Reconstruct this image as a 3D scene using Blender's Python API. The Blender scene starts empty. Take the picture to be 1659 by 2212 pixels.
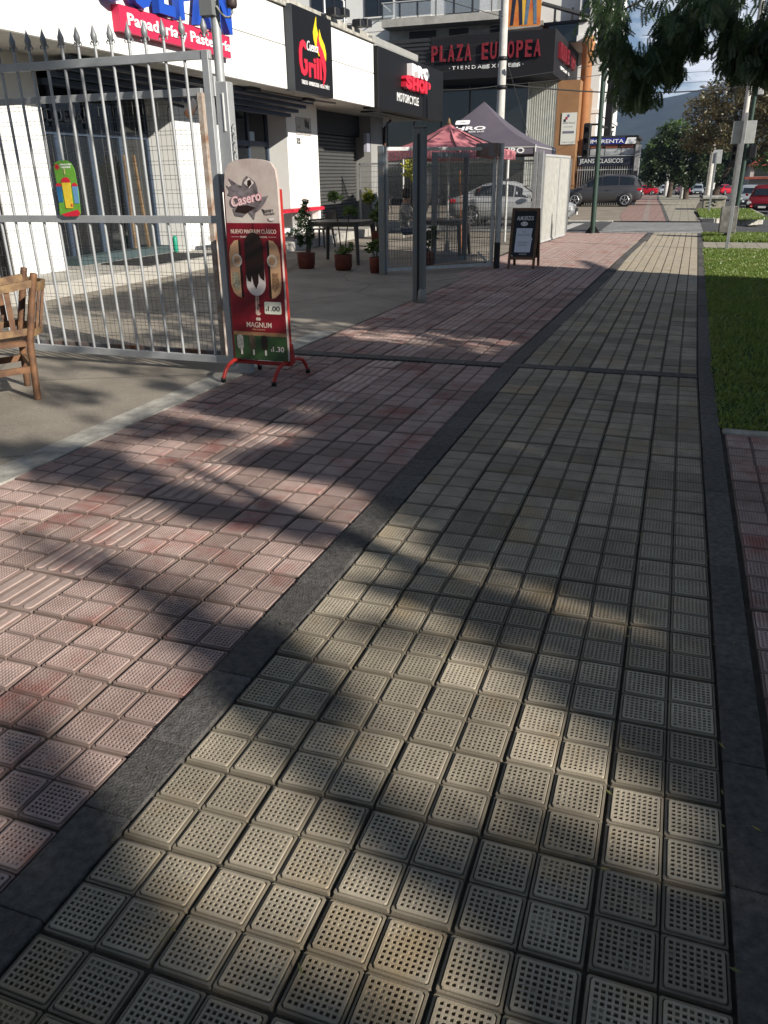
import bpy, bmesh, math, random
import numpy as np
from mathutils import Vector, Matrix, Euler
random.seed(7); RNG = np.random.default_rng(11)
SC = bpy.context.scene
COL = SC.collection

# ------------------------------------------------------------------ camera
CAM_H = 1.6
cam_d = bpy.data.cameras.new('camera'); cam = bpy.data.objects.new('camera', cam_d); COL.objects.link(cam)
RR = ((0.9432096, 0.11918203, -0.31008272), (0.33196009, -0.37348694, 0.86620437), (-0.01257585, -0.91994736, -0.39184015))
cam.matrix_world = Matrix(((RR[0][0], -RR[0][1], -RR[0][2], 0), (RR[1][0], -RR[1][1], -RR[1][2], 0),
                           (RR[2][0], -RR[2][1], -RR[2][2], CAM_H), (0, 0, 0, 1)))
cam_d.sensor_fit = 'HORIZONTAL'; cam_d.sensor_width = 36.0; cam_d.lens = 36.0 * 1700 / 1659
cam_d.clip_start = 0.05; cam_d.clip_end = 9000
SC.camera = cam

# ------------------------------------------------------------------ sun, sky, exposure
SUN_EL = math.radians(25.0)
SUN_H = Vector((1.0, -0.40, 0)).normalized()
SUN = Vector((SUN_H.x * math.cos(SUN_EL), SUN_H.y * math.cos(SUN_EL), math.sin(SUN_EL)))
sun_d = bpy.data.lights.new('sun', 'SUN'); sun_d.energy = 5.0; sun_d.angle = math.radians(0.53); sun_d.color = (1.0, 0.93, 0.82)
sun = bpy.data.objects.new('sun', sun_d); COL.objects.link(sun)
sun.rotation_euler = SUN.to_track_quat('Z', 'Y').to_euler(); sun.location = (20, -10, 30)

world = bpy.data.worlds.new('World'); SC.world = world; world.use_nodes = True
wn = world.node_tree.nodes; wl = world.node_tree.links; wn.clear()
wo = wn.new('ShaderNodeOutputWorld'); bg = wn.new('ShaderNodeBackground'); sky = wn.new('ShaderNodeTexSky')
sky.sky_type = 'NISHITA'; sky.sun_disc = False; sky.sun_elevation = SUN_EL
sky.sun_rotation = math.atan2(SUN_H.x, SUN_H.y); sky.altitude = 2500; sky.air_density = 1.0; sky.dust_density = 0.15
bg.inputs['Strength'].default_value = 0.05
tc = wn.new('ShaderNodeTexCoord'); mp = wn.new('ShaderNodeMapping'); mp.inputs['Location'].default_value = (5.2, 3.64, 1.56)
nz = wn.new('ShaderNodeTexNoise'); nz.inputs['Scale'].default_value = 0.9; nz.inputs['Detail'].default_value = 9; nz.inputs['Roughness'].default_value = 0.56
rp = wn.new('ShaderNodeValToRGB'); rp.color_ramp.elements[0].position = 0.535; rp.color_ramp.elements[1].position = 0.62
mx = wn.new('ShaderNodeMixRGB'); mx.inputs['Color2'].default_value = (12.0, 12.5, 13.3, 1)
sx = wn.new('ShaderNodeSeparateXYZ'); ad = wn.new('ShaderNodeMath'); ad.operation = 'ADD'; ad.inputs[1].default_value = 0.16; dv = wn.new('ShaderNodeVectorMath'); dv.operation = 'DIVIDE'; cbx = wn.new('ShaderNodeCombineXYZ')
wl.new(tc.outputs['Generated'], sx.inputs[0]); wl.new(sx.outputs['Z'], ad.inputs[0])
for i_ in range(3): wl.new(ad.outputs[0], cbx.inputs[i_])
wl.new(tc.outputs['Generated'], dv.inputs[0]); wl.new(cbx.outputs[0], dv.inputs[1])       # clouds lie on a flat layer overhead
wl.new(dv.outputs[0], mp.inputs['Vector']); wl.new(mp.outputs[0], nz.inputs['Vector']); wl.new(nz.outputs['Fac'], rp.inputs['Fac'])
wl.new(rp.outputs['Color'], mx.inputs['Fac']); wl.new(sky.outputs[0], mx.inputs['Color1']); wl.new(mx.outputs[0], bg.inputs['Color']); wl.new(bg.outputs[0], wo.inputs['Surface'])
vs = SC.view_settings; vs.view_transform = 'Standard'; vs.look = 'None'; vs.exposure = 0.70; vs.gamma = 1.0; vs.use_curve_mapping = False
SC.cycles.max_bounces = 6; SC.cycles.diffuse_bounces = 3; SC.cycles.glossy_bounces = 3; SC.cycles.transmission_bounces = 4
SC.cycles.transparent_max_bounces = 8; SC.cycles.use_denoising = True; SC.cycles.caustics_reflective = False; SC.cycles.caustics_refractive = False

# ------------------------------------------------------------------ materials
MATS = {}
def mat(key, col=(0.5, 0.5, 0.5), rough=0.7, metal=0.0, var=0.0, scale=6.0, col2=None, bump=0.0, bscale=None, rnd=0.0, spec=0.35, emit=None, alpha=None, trans=0.0):
    """principled material: colour varied by object-space noise (var or mix to col2), optional bump and per-object variation"""
    if key in MATS: return MATS[key]
    m = bpy.data.materials.new(key); m.use_nodes = True; MATS[key] = m
    nt = m.node_tree; n = nt.nodes; l = nt.links; p = n['Principled BSDF']
    p.inputs['Base Color'].default_value = (*col, 1); p.inputs['Roughness'].default_value = rough; p.inputs['Metallic'].default_value = metal
    p.inputs['Specular IOR Level'].default_value = spec
    if trans: p.inputs['Transmission Weight'].default_value = trans
    if alpha is not None: p.inputs['Alpha'].default_value = alpha
    if emit: p.inputs['Emission Color'].default_value = (*emit[0], 1); p.inputs['Emission Strength'].default_value = emit[1]
    if var or col2 or bump or rnd:
        g = n.new('ShaderNodeNewGeometry')
        t = n.new('ShaderNodeTexNoise'); t.inputs['Scale'].default_value = scale; t.inputs['Detail'].default_value = 6; t.inputs['Roughness'].default_value = 0.62
        l.new(g.outputs['Position'], t.inputs['Vector'])
        if col2 is None: col2 = tuple(max(0, c * (1 - var)) for c in col)
        r = n.new('ShaderNodeValToRGB'); r.color_ramp.elements[0].position = 0.35; r.color_ramp.elements[1].position = 0.68
        r.color_ramp.elements[0].color = (*col2, 1); r.color_ramp.elements[1].color = (*col, 1)
        l.new(t.outputs['Fac'], r.inputs['Fac']); out = r.outputs['Color']
        if rnd:
            oi = n.new('ShaderNodeObjectInfo'); mr = n.new('ShaderNodeMapRange'); mr.inputs['To Min'].default_value = 1 - rnd; mr.inputs['To Max'].default_value = 1 + rnd * 0.6
            l.new(oi.outputs['Random'], mr.inputs['Value']); mm = n.new('ShaderNodeMixRGB'); mm.blend_type = 'MULTIPLY'; mm.inputs['Fac'].default_value = 1
            l.new(out, mm.inputs['Color1']); l.new(mr.outputs[0], mm.inputs['Color2']); out = mm.outputs['Color']
        l.new(out, p.inputs['Base Color'])
        if bump:
            b = n.new('ShaderNodeBump'); b.inputs['Strength'].default_value = bump; b.inputs['Distance'].default_value = 0.01
            t2 = n.new('ShaderNodeTexNoise'); t2.inputs['Scale'].default_value = bscale or scale * 8; t2.inputs['Detail'].default_value = 5
            l.new(g.outputs['Position'], t2.inputs['Vector']); l.new(t2.outputs['Fac'], b.inputs['Height']); l.new(b.outputs['Normal'], p.inputs['Normal'])
    return m

def leaf_mat(key, c1, c2, trans=0.35):
    if key in MATS: return MATS[key]
    m = bpy.data.materials.new(key); m.use_nodes = True; MATS[key] = m
    nt = m.node_tree; n = nt.nodes; l = nt.links; n.clear()
    o = n.new('ShaderNodeOutputMaterial'); d = n.new('ShaderNodeBsdfDiffuse'); t = n.new('ShaderNodeBsdfTranslucent'); x = n.new('ShaderNodeMixShader')
    gl = n.new('ShaderNodeBsdfGlossy'); gl.inputs['Roughness'].default_value = 0.4; gl.inputs['Color'].default_value = (0.6, 0.65, 0.6, 1); x2 = n.new('ShaderNodeMixShader'); x2.inputs['Fac'].default_value = 0.05
    g = n.new('ShaderNodeNewGeometry'); r = n.new('ShaderNodeMixRGB'); r.inputs['Color1'].default_value = (*c1, 1); r.inputs['Color2'].default_value = (*c2, 1)
    l.new(g.outputs['Random Per Island'], r.inputs['Fac']); l.new(r.outputs[0], d.inputs['Color'])
    hs = n.new('ShaderNodeHueSaturation'); hs.inputs['Value'].default_value = 1.5; hs.inputs['Hue'].default_value = 0.48; l.new(r.outputs[0], hs.inputs['Color']); l.new(hs.outputs[0], t.inputs['Color'])
    x.inputs['Fac'].default_value = trans; l.new(d.outputs[0], x.inputs[1]); l.new(t.outputs[0], x.inputs[2])
    l.new(x.outputs[0], x2.inputs[1]); l.new(gl.outputs[0], x2.inputs[2]); l.new(x2.outputs[0], o.inputs['Surface'])
    return m

def glass_mat(key, col=(0.02, 0.025, 0.03), rough=0.06):
    return mat(key, col, rough, 0.0, spec=0.8)

# ------------------------------------------------------------------ mesh helpers
def V(*a): return Vector(a)
class MB:
    """collects faces; build() links them as one mesh object"""
    def __init__(s): s.v = []; s.f = []; s.sm = []
    def add(s, vs, fs, smooth=False):
        o = len(s.v); s.v += [tuple(v) for v in vs]; s.f += [tuple(i + o for i in f) for f in fs]; s.sm += [smooth] * len(fs); return s
    def box(s, lo, hi):
        x0, y0, z0 = lo; x1, y1, z1 = hi
        return s.add([(x0, y0, z0), (x1, y0, z0), (x1, y1, z0), (x0, y1, z0), (x0, y0, z1), (x1, y0, z1), (x1, y1, z1), (x0, y1, z1)],
                     [(0, 3, 2, 1), (4, 5, 6, 7), (0, 1, 5, 4), (1, 2, 6, 5), (2, 3, 7, 6), (3, 0, 4, 7)])
    def bbox(s, lo, hi, b=0.004):
        """box with chamfered vertical and top edges"""
        x0, y0, z0 = lo; x1, y1, z1 = hi
        def ring(d, z): return [(x0 + d + b, y0 + d, z), (x1 - d - b, y0 + d, z), (x1 - d, y0 + d + b, z), (x1 - d, y1 - d - b, z), (x1 - d - b, y1 - d, z), (x0 + d + b, y1 - d, z), (x0 + d, y1 - d - b, z), (x0 + d, y0 + d + b, z)]
        vs = ring(0, z0) + ring(0, z1 - b) + ring(b, z1)
        fs = [tuple(reversed(range(8))), tuple(range(16, 24))]
        for k in (0, 8):
            for i in range(8): j = (i + 1) % 8; fs.append((k + i, k + j, k + 8 + j, k + 8 + i))
        return s.add(vs, fs)
    def beam(s, p, q, w, h, up=(0, 0, 1)):
        p = Vector(p); q = Vector(q); d = (q - p).normalized(); u = Vector(up)
        if abs(d.dot(u)) > 0.95: u = Vector((0, 1, 0))
        a = d.cross(u).normalized(); b = a.cross(d).normalized(); a *= w / 2; b *= h / 2
        vs = [p - a - b, p + a - b, p + a + b, p - a + b, q - a - b, q + a - b, q + a + b, q - a + b]
        return s.add(vs, [(0, 1, 2, 3), (7, 6, 5, 4), (0, 4, 5, 1), (1, 5, 6, 2), (2, 6, 7, 3), (3, 7, 4, 0)])
    def tube(s, pts, r, n=8, cap=True):
        pts = [Vector(p) for p in pts]; rs = r if isinstance(r, (list, tuple)) else [r] * len(pts)
        vs = []; fs = []; ref = Vector((0, 0, 1))
        for i, p in enumerate(pts):
            d = (pts[min(i + 1, len(pts) - 1)] - pts[max(i - 1, 0)])
            d = d.normalized() if d.length > 1e-9 else Vector((0, 0, 1))
            u = ref if abs(d.dot(ref)) < 0.92 else Vector((1, 0, 0))
            a = d.cross(u).normalized(); b = d.cross(a).normalized()
            for k in range(n): t = 2 * math.pi * k / n; vs.append(p + (a * math.cos(t) + b * math.sin(t)) * rs[i])
        for i in range(len(pts) - 1):
            for k in range(n): j = (k + 1) % n; fs.append((i * n + k, i * n + j, i * n + n + j, i * n + n + k))
        s.add(vs, fs, True)
        if cap:
            m = (len(pts) - 1) * n
            s.add(vs[:n], [tuple(range(n))]); s.add(vs[m:], [tuple(reversed(range(n)))])
        return s
    def lathe(s, c, prof, n=16, M=None):
        """profile [(radius, z)] turned about the z axis at c"""
        vs = []; fs = []
        for r, z in prof:
            for k in range(n): t = 2 * math.pi * k / n; vs.append(Vector((r * math.cos(t), r * math.sin(t), z)))
        for i in range(len(prof) - 1):
            for k in range(n): j = (k + 1) % n; fs.append((i * n + k, i * n + j, i * n + n + j, i * n + n + k))
        if prof[0][0] > 1e-6: fs.append(tuple(reversed(range(n))))
        if prof[-1][0] > 1e-6: fs.append(tuple(range((len(prof) - 1) * n, len(prof) * n)))
        c = Vector(c); vs = [(M @ v if M else v) + c for v in vs]
        return s.add(vs, fs, True)
    def prism(s, poly, M, t):
        """2-D polygon extruded by t along the third axis of M"""
        n = len(poly); vs = [M @ Vector((x, y, 0)) for x, y in poly] + [M @ Vector((x, y, t)) for x, y in poly]
        fs = [tuple(reversed(range(n))), tuple(range(n, 2 * n))] + [(i, (i + 1) % n, n + (i + 1) % n, n + i) for i in range(n)]
        return s.add(vs, fs)
    def quad(s, a, b, c, d): return s.add([a, b, c, d], [(0, 1, 2, 3)])
    def mesh(s, name, m):
        me = bpy.data.meshes.new(name); me.from_pydata(s.v, [], s.f); me.materials.append(m)
        me.polygons.foreach_set('use_smooth', s.sm); me.update(); return me
    def build(s, name, m, parent=None): return link(name, s.mesh(name, m), parent)

def link(name, me, parent=None, M=None):
    o = bpy.data.objects.new(name, me); COL.objects.link(o)
    if parent is not None:
        o.parent = parent; o.matrix_parent_inverse = Matrix.Translation(-parent['_c']) if '_c' in parent else Matrix()
        o.matrix_parent_inverse = parent_inv(parent)
    if M is not None: o.matrix_basis = M
    return o
PINV = {}
def parent_inv(p): return PINV.get(p.name, Matrix())
def tag(o, label, cat, group=None, kind=None):
    if label: o['label'] = label
    if cat: o['category'] = cat
    if group: o['group'] = group
    if kind: o['kind'] = kind
    return o
def thing(name, label, cat, loc=(0, 0, 0), group=None):
    o = bpy.data.objects.new(name, None); COL.objects.link(o); o.location = loc; o.empty_display_size = 0.2
    PINV[o.name] = Matrix.Translation(-Vector(loc)); return tag(o, label, cat, group)
def struct(o): o['kind'] = 'structure'; return o
def copy_tree(o, loc=None, rz=None, label=None, parent=None):
    c = o.copy(); COL.objects.link(c)
    if parent is not None: c.parent = parent
    if loc is not None: c.location = loc
    if rz is not None: c.rotation_euler = (0, 0, rz)
    if label: c['label'] = label
    for ch in [x for x in COL.objects if x.parent == o]: copy_tree(ch, parent=c)
    return c
def frame(o, x, y):
    """matrix with origin o and in-plane axes x, y"""
    x = Vector(x).normalized(); y = Vector(y).normalized(); z = x.cross(y)
    M = Matrix.Identity(4)
    for i in range(3): M[i][0] = x[i]; M[i][1] = y[i]; M[i][2] = z[i]; M[i][3] = o[i]
    return M
def FX(X, Y, Z): return frame((X, Y, Z), (0, 1, 0), (0, 0, 1))      # plane facing +X
def FY(X, Y, Z): return frame((X, Y, Z), (1, 0, 0), (0, 0, 1))      # plane facing -Y
def circ(cx, cy, rx, ry=None, n=20, a0=0, a1=2 * math.pi):
    ry = rx if ry is None else ry; e = abs(a1 - a0 - 2 * math.pi) < 1e-6
    return [(cx + rx * math.cos(a0 + (a1 - a0) * i / (n if e else n - 1)), cy + ry * math.sin(a0 + (a1 - a0) * i / (n if e else n - 1))) for i in range(n)]
def rrect(x0, y0, x1, y1, r, n=4):
    P = []
    for cx, cy, a in ((x1 - r, y1 - r, 0), (x0 + r, y1 - r, 90), (x0 + r, y0 + r, 180), (x1 - r, y0 + r, 270)):
        for i in range(n + 1): t = math.radians(a + 90 * i / n); P.append((cx + r * math.cos(t), cy + r * math.sin(t)))
    return P
def text(body, M, h, m, parent, w=None, ext=0.004, bold=0.0, name='lettering', shear=0.0, spacing=1.0, align='LEFT', res=3, split=False):
    """built-in font lettering: cap height about h; squeezed to width w when given"""
    cu = bpy.data.curves.new('t', 'FONT'); cu.body = body; cu.size = 1.0; cu.extrude = 0.0; cu.offset = bold; cu.shear = shear; cu.space_character = spacing; cu.resolution_u = res
    ob = bpy.data.objects.new('t', cu); COL.objects.link(ob)
    me = bpy.data.meshes.new_from_object(ob); COL.objects.unlink(ob); bpy.data.objects.remove(ob); bpy.data.curves.remove(cu)
    n = len(me.vertices); co = np.empty(n * 3); me.vertices.foreach_get('co', co); co = co.reshape(-1, 3)
    x0, x1 = co[:, 0].min(), co[:, 0].max(); y0, y1 = co[:, 1].min(), co[:, 1].max()
    sy = h / 0.73; sx = sy if w is None else w / (x1 - x0)
    ox = x0 if align == 'LEFT' else (x0 + x1) / 2
    fs = [tuple(p.vertices) for p in me.polygons]; bpy.data.meshes.remove(me)
    P = np.stack([(co[:, 0] - ox) * sx, co[:, 1] * sy], 1)
    # thicken: front face, back face and rim
    cnt = {}
    for f in fs:
        for i in range(len(f)):
            a, b = f[i], f[(i + 1) % len(f)]; cnt[(a, b)] = 1
    rim = [(a, b) for (a, b) in cnt if (b, a) not in cnt]
    vs = [M @ Vector((x, y, ext)) for x, y in P] + [M @ Vector((x, y, 0)) for x, y in P]
    fs = fs + [(b, a, a + n, b + n)[::-1] for a, b in rim]
    if not split: return MB().add(vs, fs).build(name, m, parent)
    # one part for each letter: islands that overlap sideways (accents, dots) stay together
    root = list(range(n))
    def find(i):
        while root[i] != i: root[i] = root[root[i]]; i = root[i]
        return i
    for f in fs:
        for i in f[1:]: root[find(i % n)] = find(f[0] % n)
    isl = {}
    for i in range(n): isl.setdefault(find(i), []).append(i)
    grp = []
    for k, I in sorted(isl.items(), key=lambda t: P[t[1], 0].min()):
        a, b = P[I, 0].min(), P[I, 0].max()
        if grp and min(b, grp[-1][1]) - max(a, grp[-1][0]) > 0.5 * min(b - a, grp[-1][1] - grp[-1][0]): grp[-1][1] = max(b, grp[-1][1]); grp[-1][2].add(k)
        else: grp.append([a, b, {k}])
    for a, b, ks in grp:
        sub = [f for f in fs if find(f[0] % n) in ks]; idx = sorted({i for f in sub for i in f}); re = {v: j for j, v in enumerate(idx)}
        MB().add([vs[i] for i in idx], [tuple(re[i] for i in f) for f in sub]).build('letter', m, parent)
def letters(body, M, pitch, h, wl, m, parent, ext=0.05, bold=0.02, widths=None):
    """each letter its own part, at an even pitch"""
    for i, ch in enumerate(body):
        if ch == ' ': continue
        w = (widths or {}).get(ch, wl)
        text(ch, M @ Matrix.Translation((i * pitch, 0, 0)), h, m, parent, w=w, ext=ext, bold=bold, name='letter', align='CENTER')
# ------------------------------------------------------------------ ground and pavements
def sstep(a, b, x): t = min(1, max(0, (x - a) / (b - a))); return t * t * (3 - 2 * t)
def lerp_pts(P, x):
    if x <= P[0][0]: return P[0][1]
    for (a, u), (b, v) in zip(P, P[1:]):
        if x <= b: return u + (v - u) * (x - a) / (b - a)
    return P[-1][1]
WALK = [(32, 0), (51, -0.1), (131, -1.41), (180, -2.2)]
LOT = [(27, 0), (36, -0.3), (51.5, -0.53), (67, -0.76), (131, -1.43), (180, -2.2)]
def gz(x, y): k = sstep(0.9, 2.4, x); return lerp_pts(WALK, y) * (1 - k) + lerp_pts(LOT, y) * k
def sheet(name, xs, ys, dz, m, f=gz, parent=None):
    vs = [(x, y, f(x, y) + dz) for y in ys for x in xs]; n = len(xs)
    fs = [(j * n + i, j * n + i + 1, j * n + n + i + 1, j * n + n + i) for j in range(len(ys) - 1) for i in range(n - 1)]
    return MB().add(vs, fs, True).build(name, m, parent)
def rng(a, b, n): return [a + (b - a) * i / n for i in range(n + 1)]

M_soil = mat('soil', (0.085, 0.075, 0.06), 0.95, var=0.5, scale=9, bump=0.5, bscale=90)
M_dirt = mat('dirt_ground', (0.12, 0.105, 0.08), 0.95, var=0.4, scale=2, bump=0.4)
M_asph = mat('asphalt', (0.085, 0.085, 0.088), 0.9, var=0.3, scale=1.6, bump=0.5, bscale=120)
def concrete(key, hi, lo, stain, crack=0.6):
    """weathered concrete: broad stains, fine speckle, hairline cracks"""
    m = bpy.data.materials.new(key); m.use_nodes = True; MATS[key] = m; n = m.node_tree.nodes; l = m.node_tree.links; p = n['Principled BSDF']; p.inputs['Roughness'].default_value = 0.85
    g = n.new('ShaderNodeNewGeometry')
    def noise(s, d=6, r=0.6): t = n.new('ShaderNodeTexNoise'); t.inputs['Scale'].default_value = s; t.inputs['Detail'].default_value = d; t.inputs['Roughness'].default_value = r; l.new(g.outputs['Position'], t.inputs['Vector']); return t.outputs['Fac']
    def ramp(f, a, b, c0, c1): r = n.new('ShaderNodeValToRGB'); r.color_ramp.elements[0].position = a; r.color_ramp.elements[1].position = b; r.color_ramp.elements[0].color = (*c0, 1); r.color_ramp.elements[1].color = (*c1, 1); l.new(f, r.inputs['Fac']); return r.outputs['Color']
    def mix(f, a, b, mode='MIX'): x = n.new('ShaderNodeMixRGB'); x.blend_type = mode; (l.new(f, x.inputs['Fac']) if not isinstance(f, float) else setattr(x.inputs['Fac'], 'default_value', f)); l.new(a, x.inputs['Color1']); (l.new(b, x.inputs['Color2']) if not isinstance(b, tuple) else setattr(x.inputs['Color2'], 'default_value', (*b, 1))); return x.outputs[0]
    c = ramp(noise(1.3, 8, 0.65), 0.35, 0.66, lo, hi)
    c = mix(ramp(noise(0.55, 5), 0.54, 0.66, (0, 0, 0), (0.7, 0.7, 0.7)), c, stain)
    c = mix(1.0, c, ramp(noise(60, 3), 0.3, 0.7, (0.80, 0.80, 0.80), (1.12, 1.12, 1.12)), 'MULTIPLY')
    c = mix(ramp(noise(9, 4, 0.75), 0.66, 0.70, (0, 0, 0), (0.55, 0.55, 0.55)), c, tuple(min(1, v * 1.5) for v in hi))
    v = n.new('ShaderNodeTexVoronoi'); v.feature = 'DISTANCE_TO_EDGE'; v.inputs['Scale'].default_value = 0.45; l.new(g.outputs['Position'], v.inputs['Vector'])
    c = mix(ramp(v.outputs['Distance'], 0.0, 0.012, (crack,) * 3, (0, 0, 0)), c, (0.05, 0.045, 0.04)); l.new(c, p.inputs['Base Color'])
    b = n.new('ShaderNodeBump'); b.inputs['Strength'].default_value = 0.4; b.inputs['Distance'].default_value = 0.01; l.new(noise(40, 5), b.inputs['Height']); l.new(b.outputs['Normal'], p.inputs['Normal']); return m
M_conc = concrete('concrete', (0.29, 0.258, 0.212), (0.20, 0.177, 0.145), (0.15, 0.13, 0.105), 0.5)
M_conc2 = mat('concrete_lip', (0.50, 0.48, 0.43), 0.85, var=0.55, scale=6, bump=0.5, bscale=60)
M_platf = mat('platform_cement', (0.40, 0.385, 0.35), 0.8, var=0.25, scale=2.5, bump=0.2)
M_white = mat('white_paint', (0.80, 0.80, 0.78), 0.6, var=0.06, scale=3)
M_mark = mat('road_paint', (0.62, 0.62, 0.60), 0.7, var=0.35, scale=5)
M_basalt = mat('dark_paver', (0.135, 0.127, 0.121), 0.9, var=0.55, scale=34, bump=1.0, bscale=120, rnd=0.25)

struct(sheet('ground', [-2100, -300, -80, -30, -10, -3, 0.9, 1.6, 2.4, 6, 20, 80, 300, 2100], [-400, -300, -40, 0, 20, 27, 32, 36, 41, 51, 51.5, 60, 67, 90, 131, 180, 400, 2200], -0.16, M_dirt))
struct(sheet('road', [-60, -20, -3, 0.9, 1.4, 1.9, 2.4, 6, 20, 60], rng(25.45, 31.9, 8), -0.025, M_asph))
struct(sheet('parking_road', [2.45, 4, 8, 20, 45], [31.9, 34, 36, 41, 47, 51.5, 67, 90, 110, 131, 180], -0.06, M_asph))
struct(sheet('sidewalk_bed', [-3.7, 0.62], [-2, 7, 15, 25.42], -0.0185, M_soil, f=lambda x, y: 0))
pat = struct(MB().add([(-8.62, -6, -0.004), (-3.72, -6, -0.004), (-3.72, 7.07, -0.004), (-3.52, 7.07, -0.004), (-3.33, 14.1, -0.004), (-3.60, 14.1, -0.004), (-3.60, 25.4, -0.004), (-8.62, 25.4, -0.004)], [tuple(range(8))]).build('patio_pavement', M_conc))
struct(MB().box((-3.75, -6, -0.1), (-3.52, 8.3, -0.001)).build('apron_edge', M_conc2))
pl = struct(MB().bbox((-12.5, 2, -0.15), (-8.6, 27.5, 0.2), 0.02).build('shop_platform', M_platf))

# --- moulded paving tiles -------------------------------------------------------
def tile_material(key, c_hi, c_lo, c_tint, tint_amt, dirt):
    m = bpy.data.materials.new(key); m.use_nodes = True
    nt = m.node_tree; n = nt.nodes; l = nt.links; p = n['Principled BSDF']; p.inputs['Roughness'].default_value = 0.82; p.inputs['Specular IOR Level'].default_value = 0.25
    g = n.new('ShaderNodeNewGeometry'); oi = n.new('ShaderNodeObjectInfo')
    t = n.new('ShaderNodeTexNoise'); t.inputs['Scale'].default_value = 5.0; t.inputs['Detail'].default_value = 7; t.inputs['Roughness'].default_value = 0.65; l.new(g.outputs['Position'], t.inputs['Vector'])
    r = n.new('ShaderNodeValToRGB'); r.color_ramp.elements[0].position = 0.33; r.color_ramp.elements[1].position = 0.66; r.color_ramp.elements[0].color = (*c_lo, 1); r.color_ramp.elements[1].color = (*c_hi, 1); l.new(t.outputs['Fac'], r.inputs['Fac'])
    t2 = n.new('ShaderNodeTexNoise'); t2.inputs['Scale'].default_value = 2.3; t2.inputs['Detail'].default_value = 4; t2.inputs['Roughness'].default_value = 0.7
    off = n.new('ShaderNodeVectorMath'); off.operation = 'ADD'; l.new(g.outputs['Position'], off.inputs[0]); cb = n.new('ShaderNodeCombineXYZ'); ml = n.new('ShaderNodeMath'); ml.operation = 'MULTIPLY'; ml.inputs[1].default_value = 0.6
    l.new(oi.outputs['Random'], ml.inputs[0]); l.new(ml.outputs[0], cb.inputs['Z']); l.new(cb.outputs[0], off.inputs[1]); l.new(off.outputs[0], t2.inputs['Vector'])
    r2 = n.new('ShaderNodeValToRGB'); r2.color_ramp.elements[0].position = 0.52; r2.color_ramp.elements[1].position = 0.70; r2.color_ramp.elements[1].color = (tint_amt,) * 3 + (1,); l.new(t2.outputs['Fac'], r2.inputs['Fac'])
    mx = n.new('ShaderNodeMixRGB'); mx.inputs['Color2'].default_value = (*c_tint, 1); l.new(r2.outputs['Color'], mx.inputs['Fac']); l.new(r.outputs['Color'], mx.inputs['Color1'])
    mr = n.new('ShaderNodeMapRange'); mr.inputs['To Min'].default_value = 0.72; mr.inputs['To Max'].default_value = 1.15; l.new(oi.outputs['Random'], mr.inputs['Value'])
    mm = n.new('ShaderNodeMixRGB'); mm.blend_type = 'MULTIPLY'; mm.inputs['Fac'].default_value = 1; l.new(mx.outputs[0], mm.inputs['Color1']); l.new(mr.outputs[0], mm.inputs['Color2'])
    # soil caught in the holes and grooves
    tx = n.new('ShaderNodeTexCoord'); sp = n.new('ShaderNodeSeparateXYZ'); l.new(tx.outputs['Object'], sp.inputs[0])
    md = n.new('ShaderNodeMapRange'); md.inputs['From Min'].default_value = -0.0022; md.inputs['From Max'].default_value = -0.0070; md.inputs['To Min'].default_value = 0; md.inputs['To Max'].default_value = 0.75; l.new(sp.outputs['Z'], md.inputs['Value'])
    mz = n.new('ShaderNodeMixRGB'); mz.inputs['Color2'].default_value = (*dirt, 1); l.new(md.outputs[0], mz.inputs['Fac']); l.new(mm.outputs[0], mz.inputs['Color1']); l.new(mz.outputs[0], p.inputs['Base Color'])
    b = n.new('ShaderNodeBump'); b.inputs['Strength'].default_value = 0.35; b.inputs['Distance'].default_value = 0.004; t3 = n.new('ShaderNodeTexNoise'); t3.inputs['Scale'].default_value = 240; t3.inputs['Detail'].default_value = 3
    l.new(g.outputs['Position'], t3.inputs['Vector']); l.new(t3.outputs['Fac'], b.inputs['Height']); l.new(b.outputs['Normal'], p.inputs['Normal'])
    MATS[key] = m; return m
M_yel = tile_material('ochre_tile', (0.42, 0.37, 0.288), (0.285, 0.25, 0.196), (0.39, 0.275, 0.135), 0.5, (0.10, 0.085, 0.062))
M_red = tile_material('red_tile', (0.44, 0.335, 0.305), (0.31, 0.225, 0.20), (0.30, 0.085, 0.07), 0.7, (0.12, 0.085, 0.07))
T = 0.305
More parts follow.
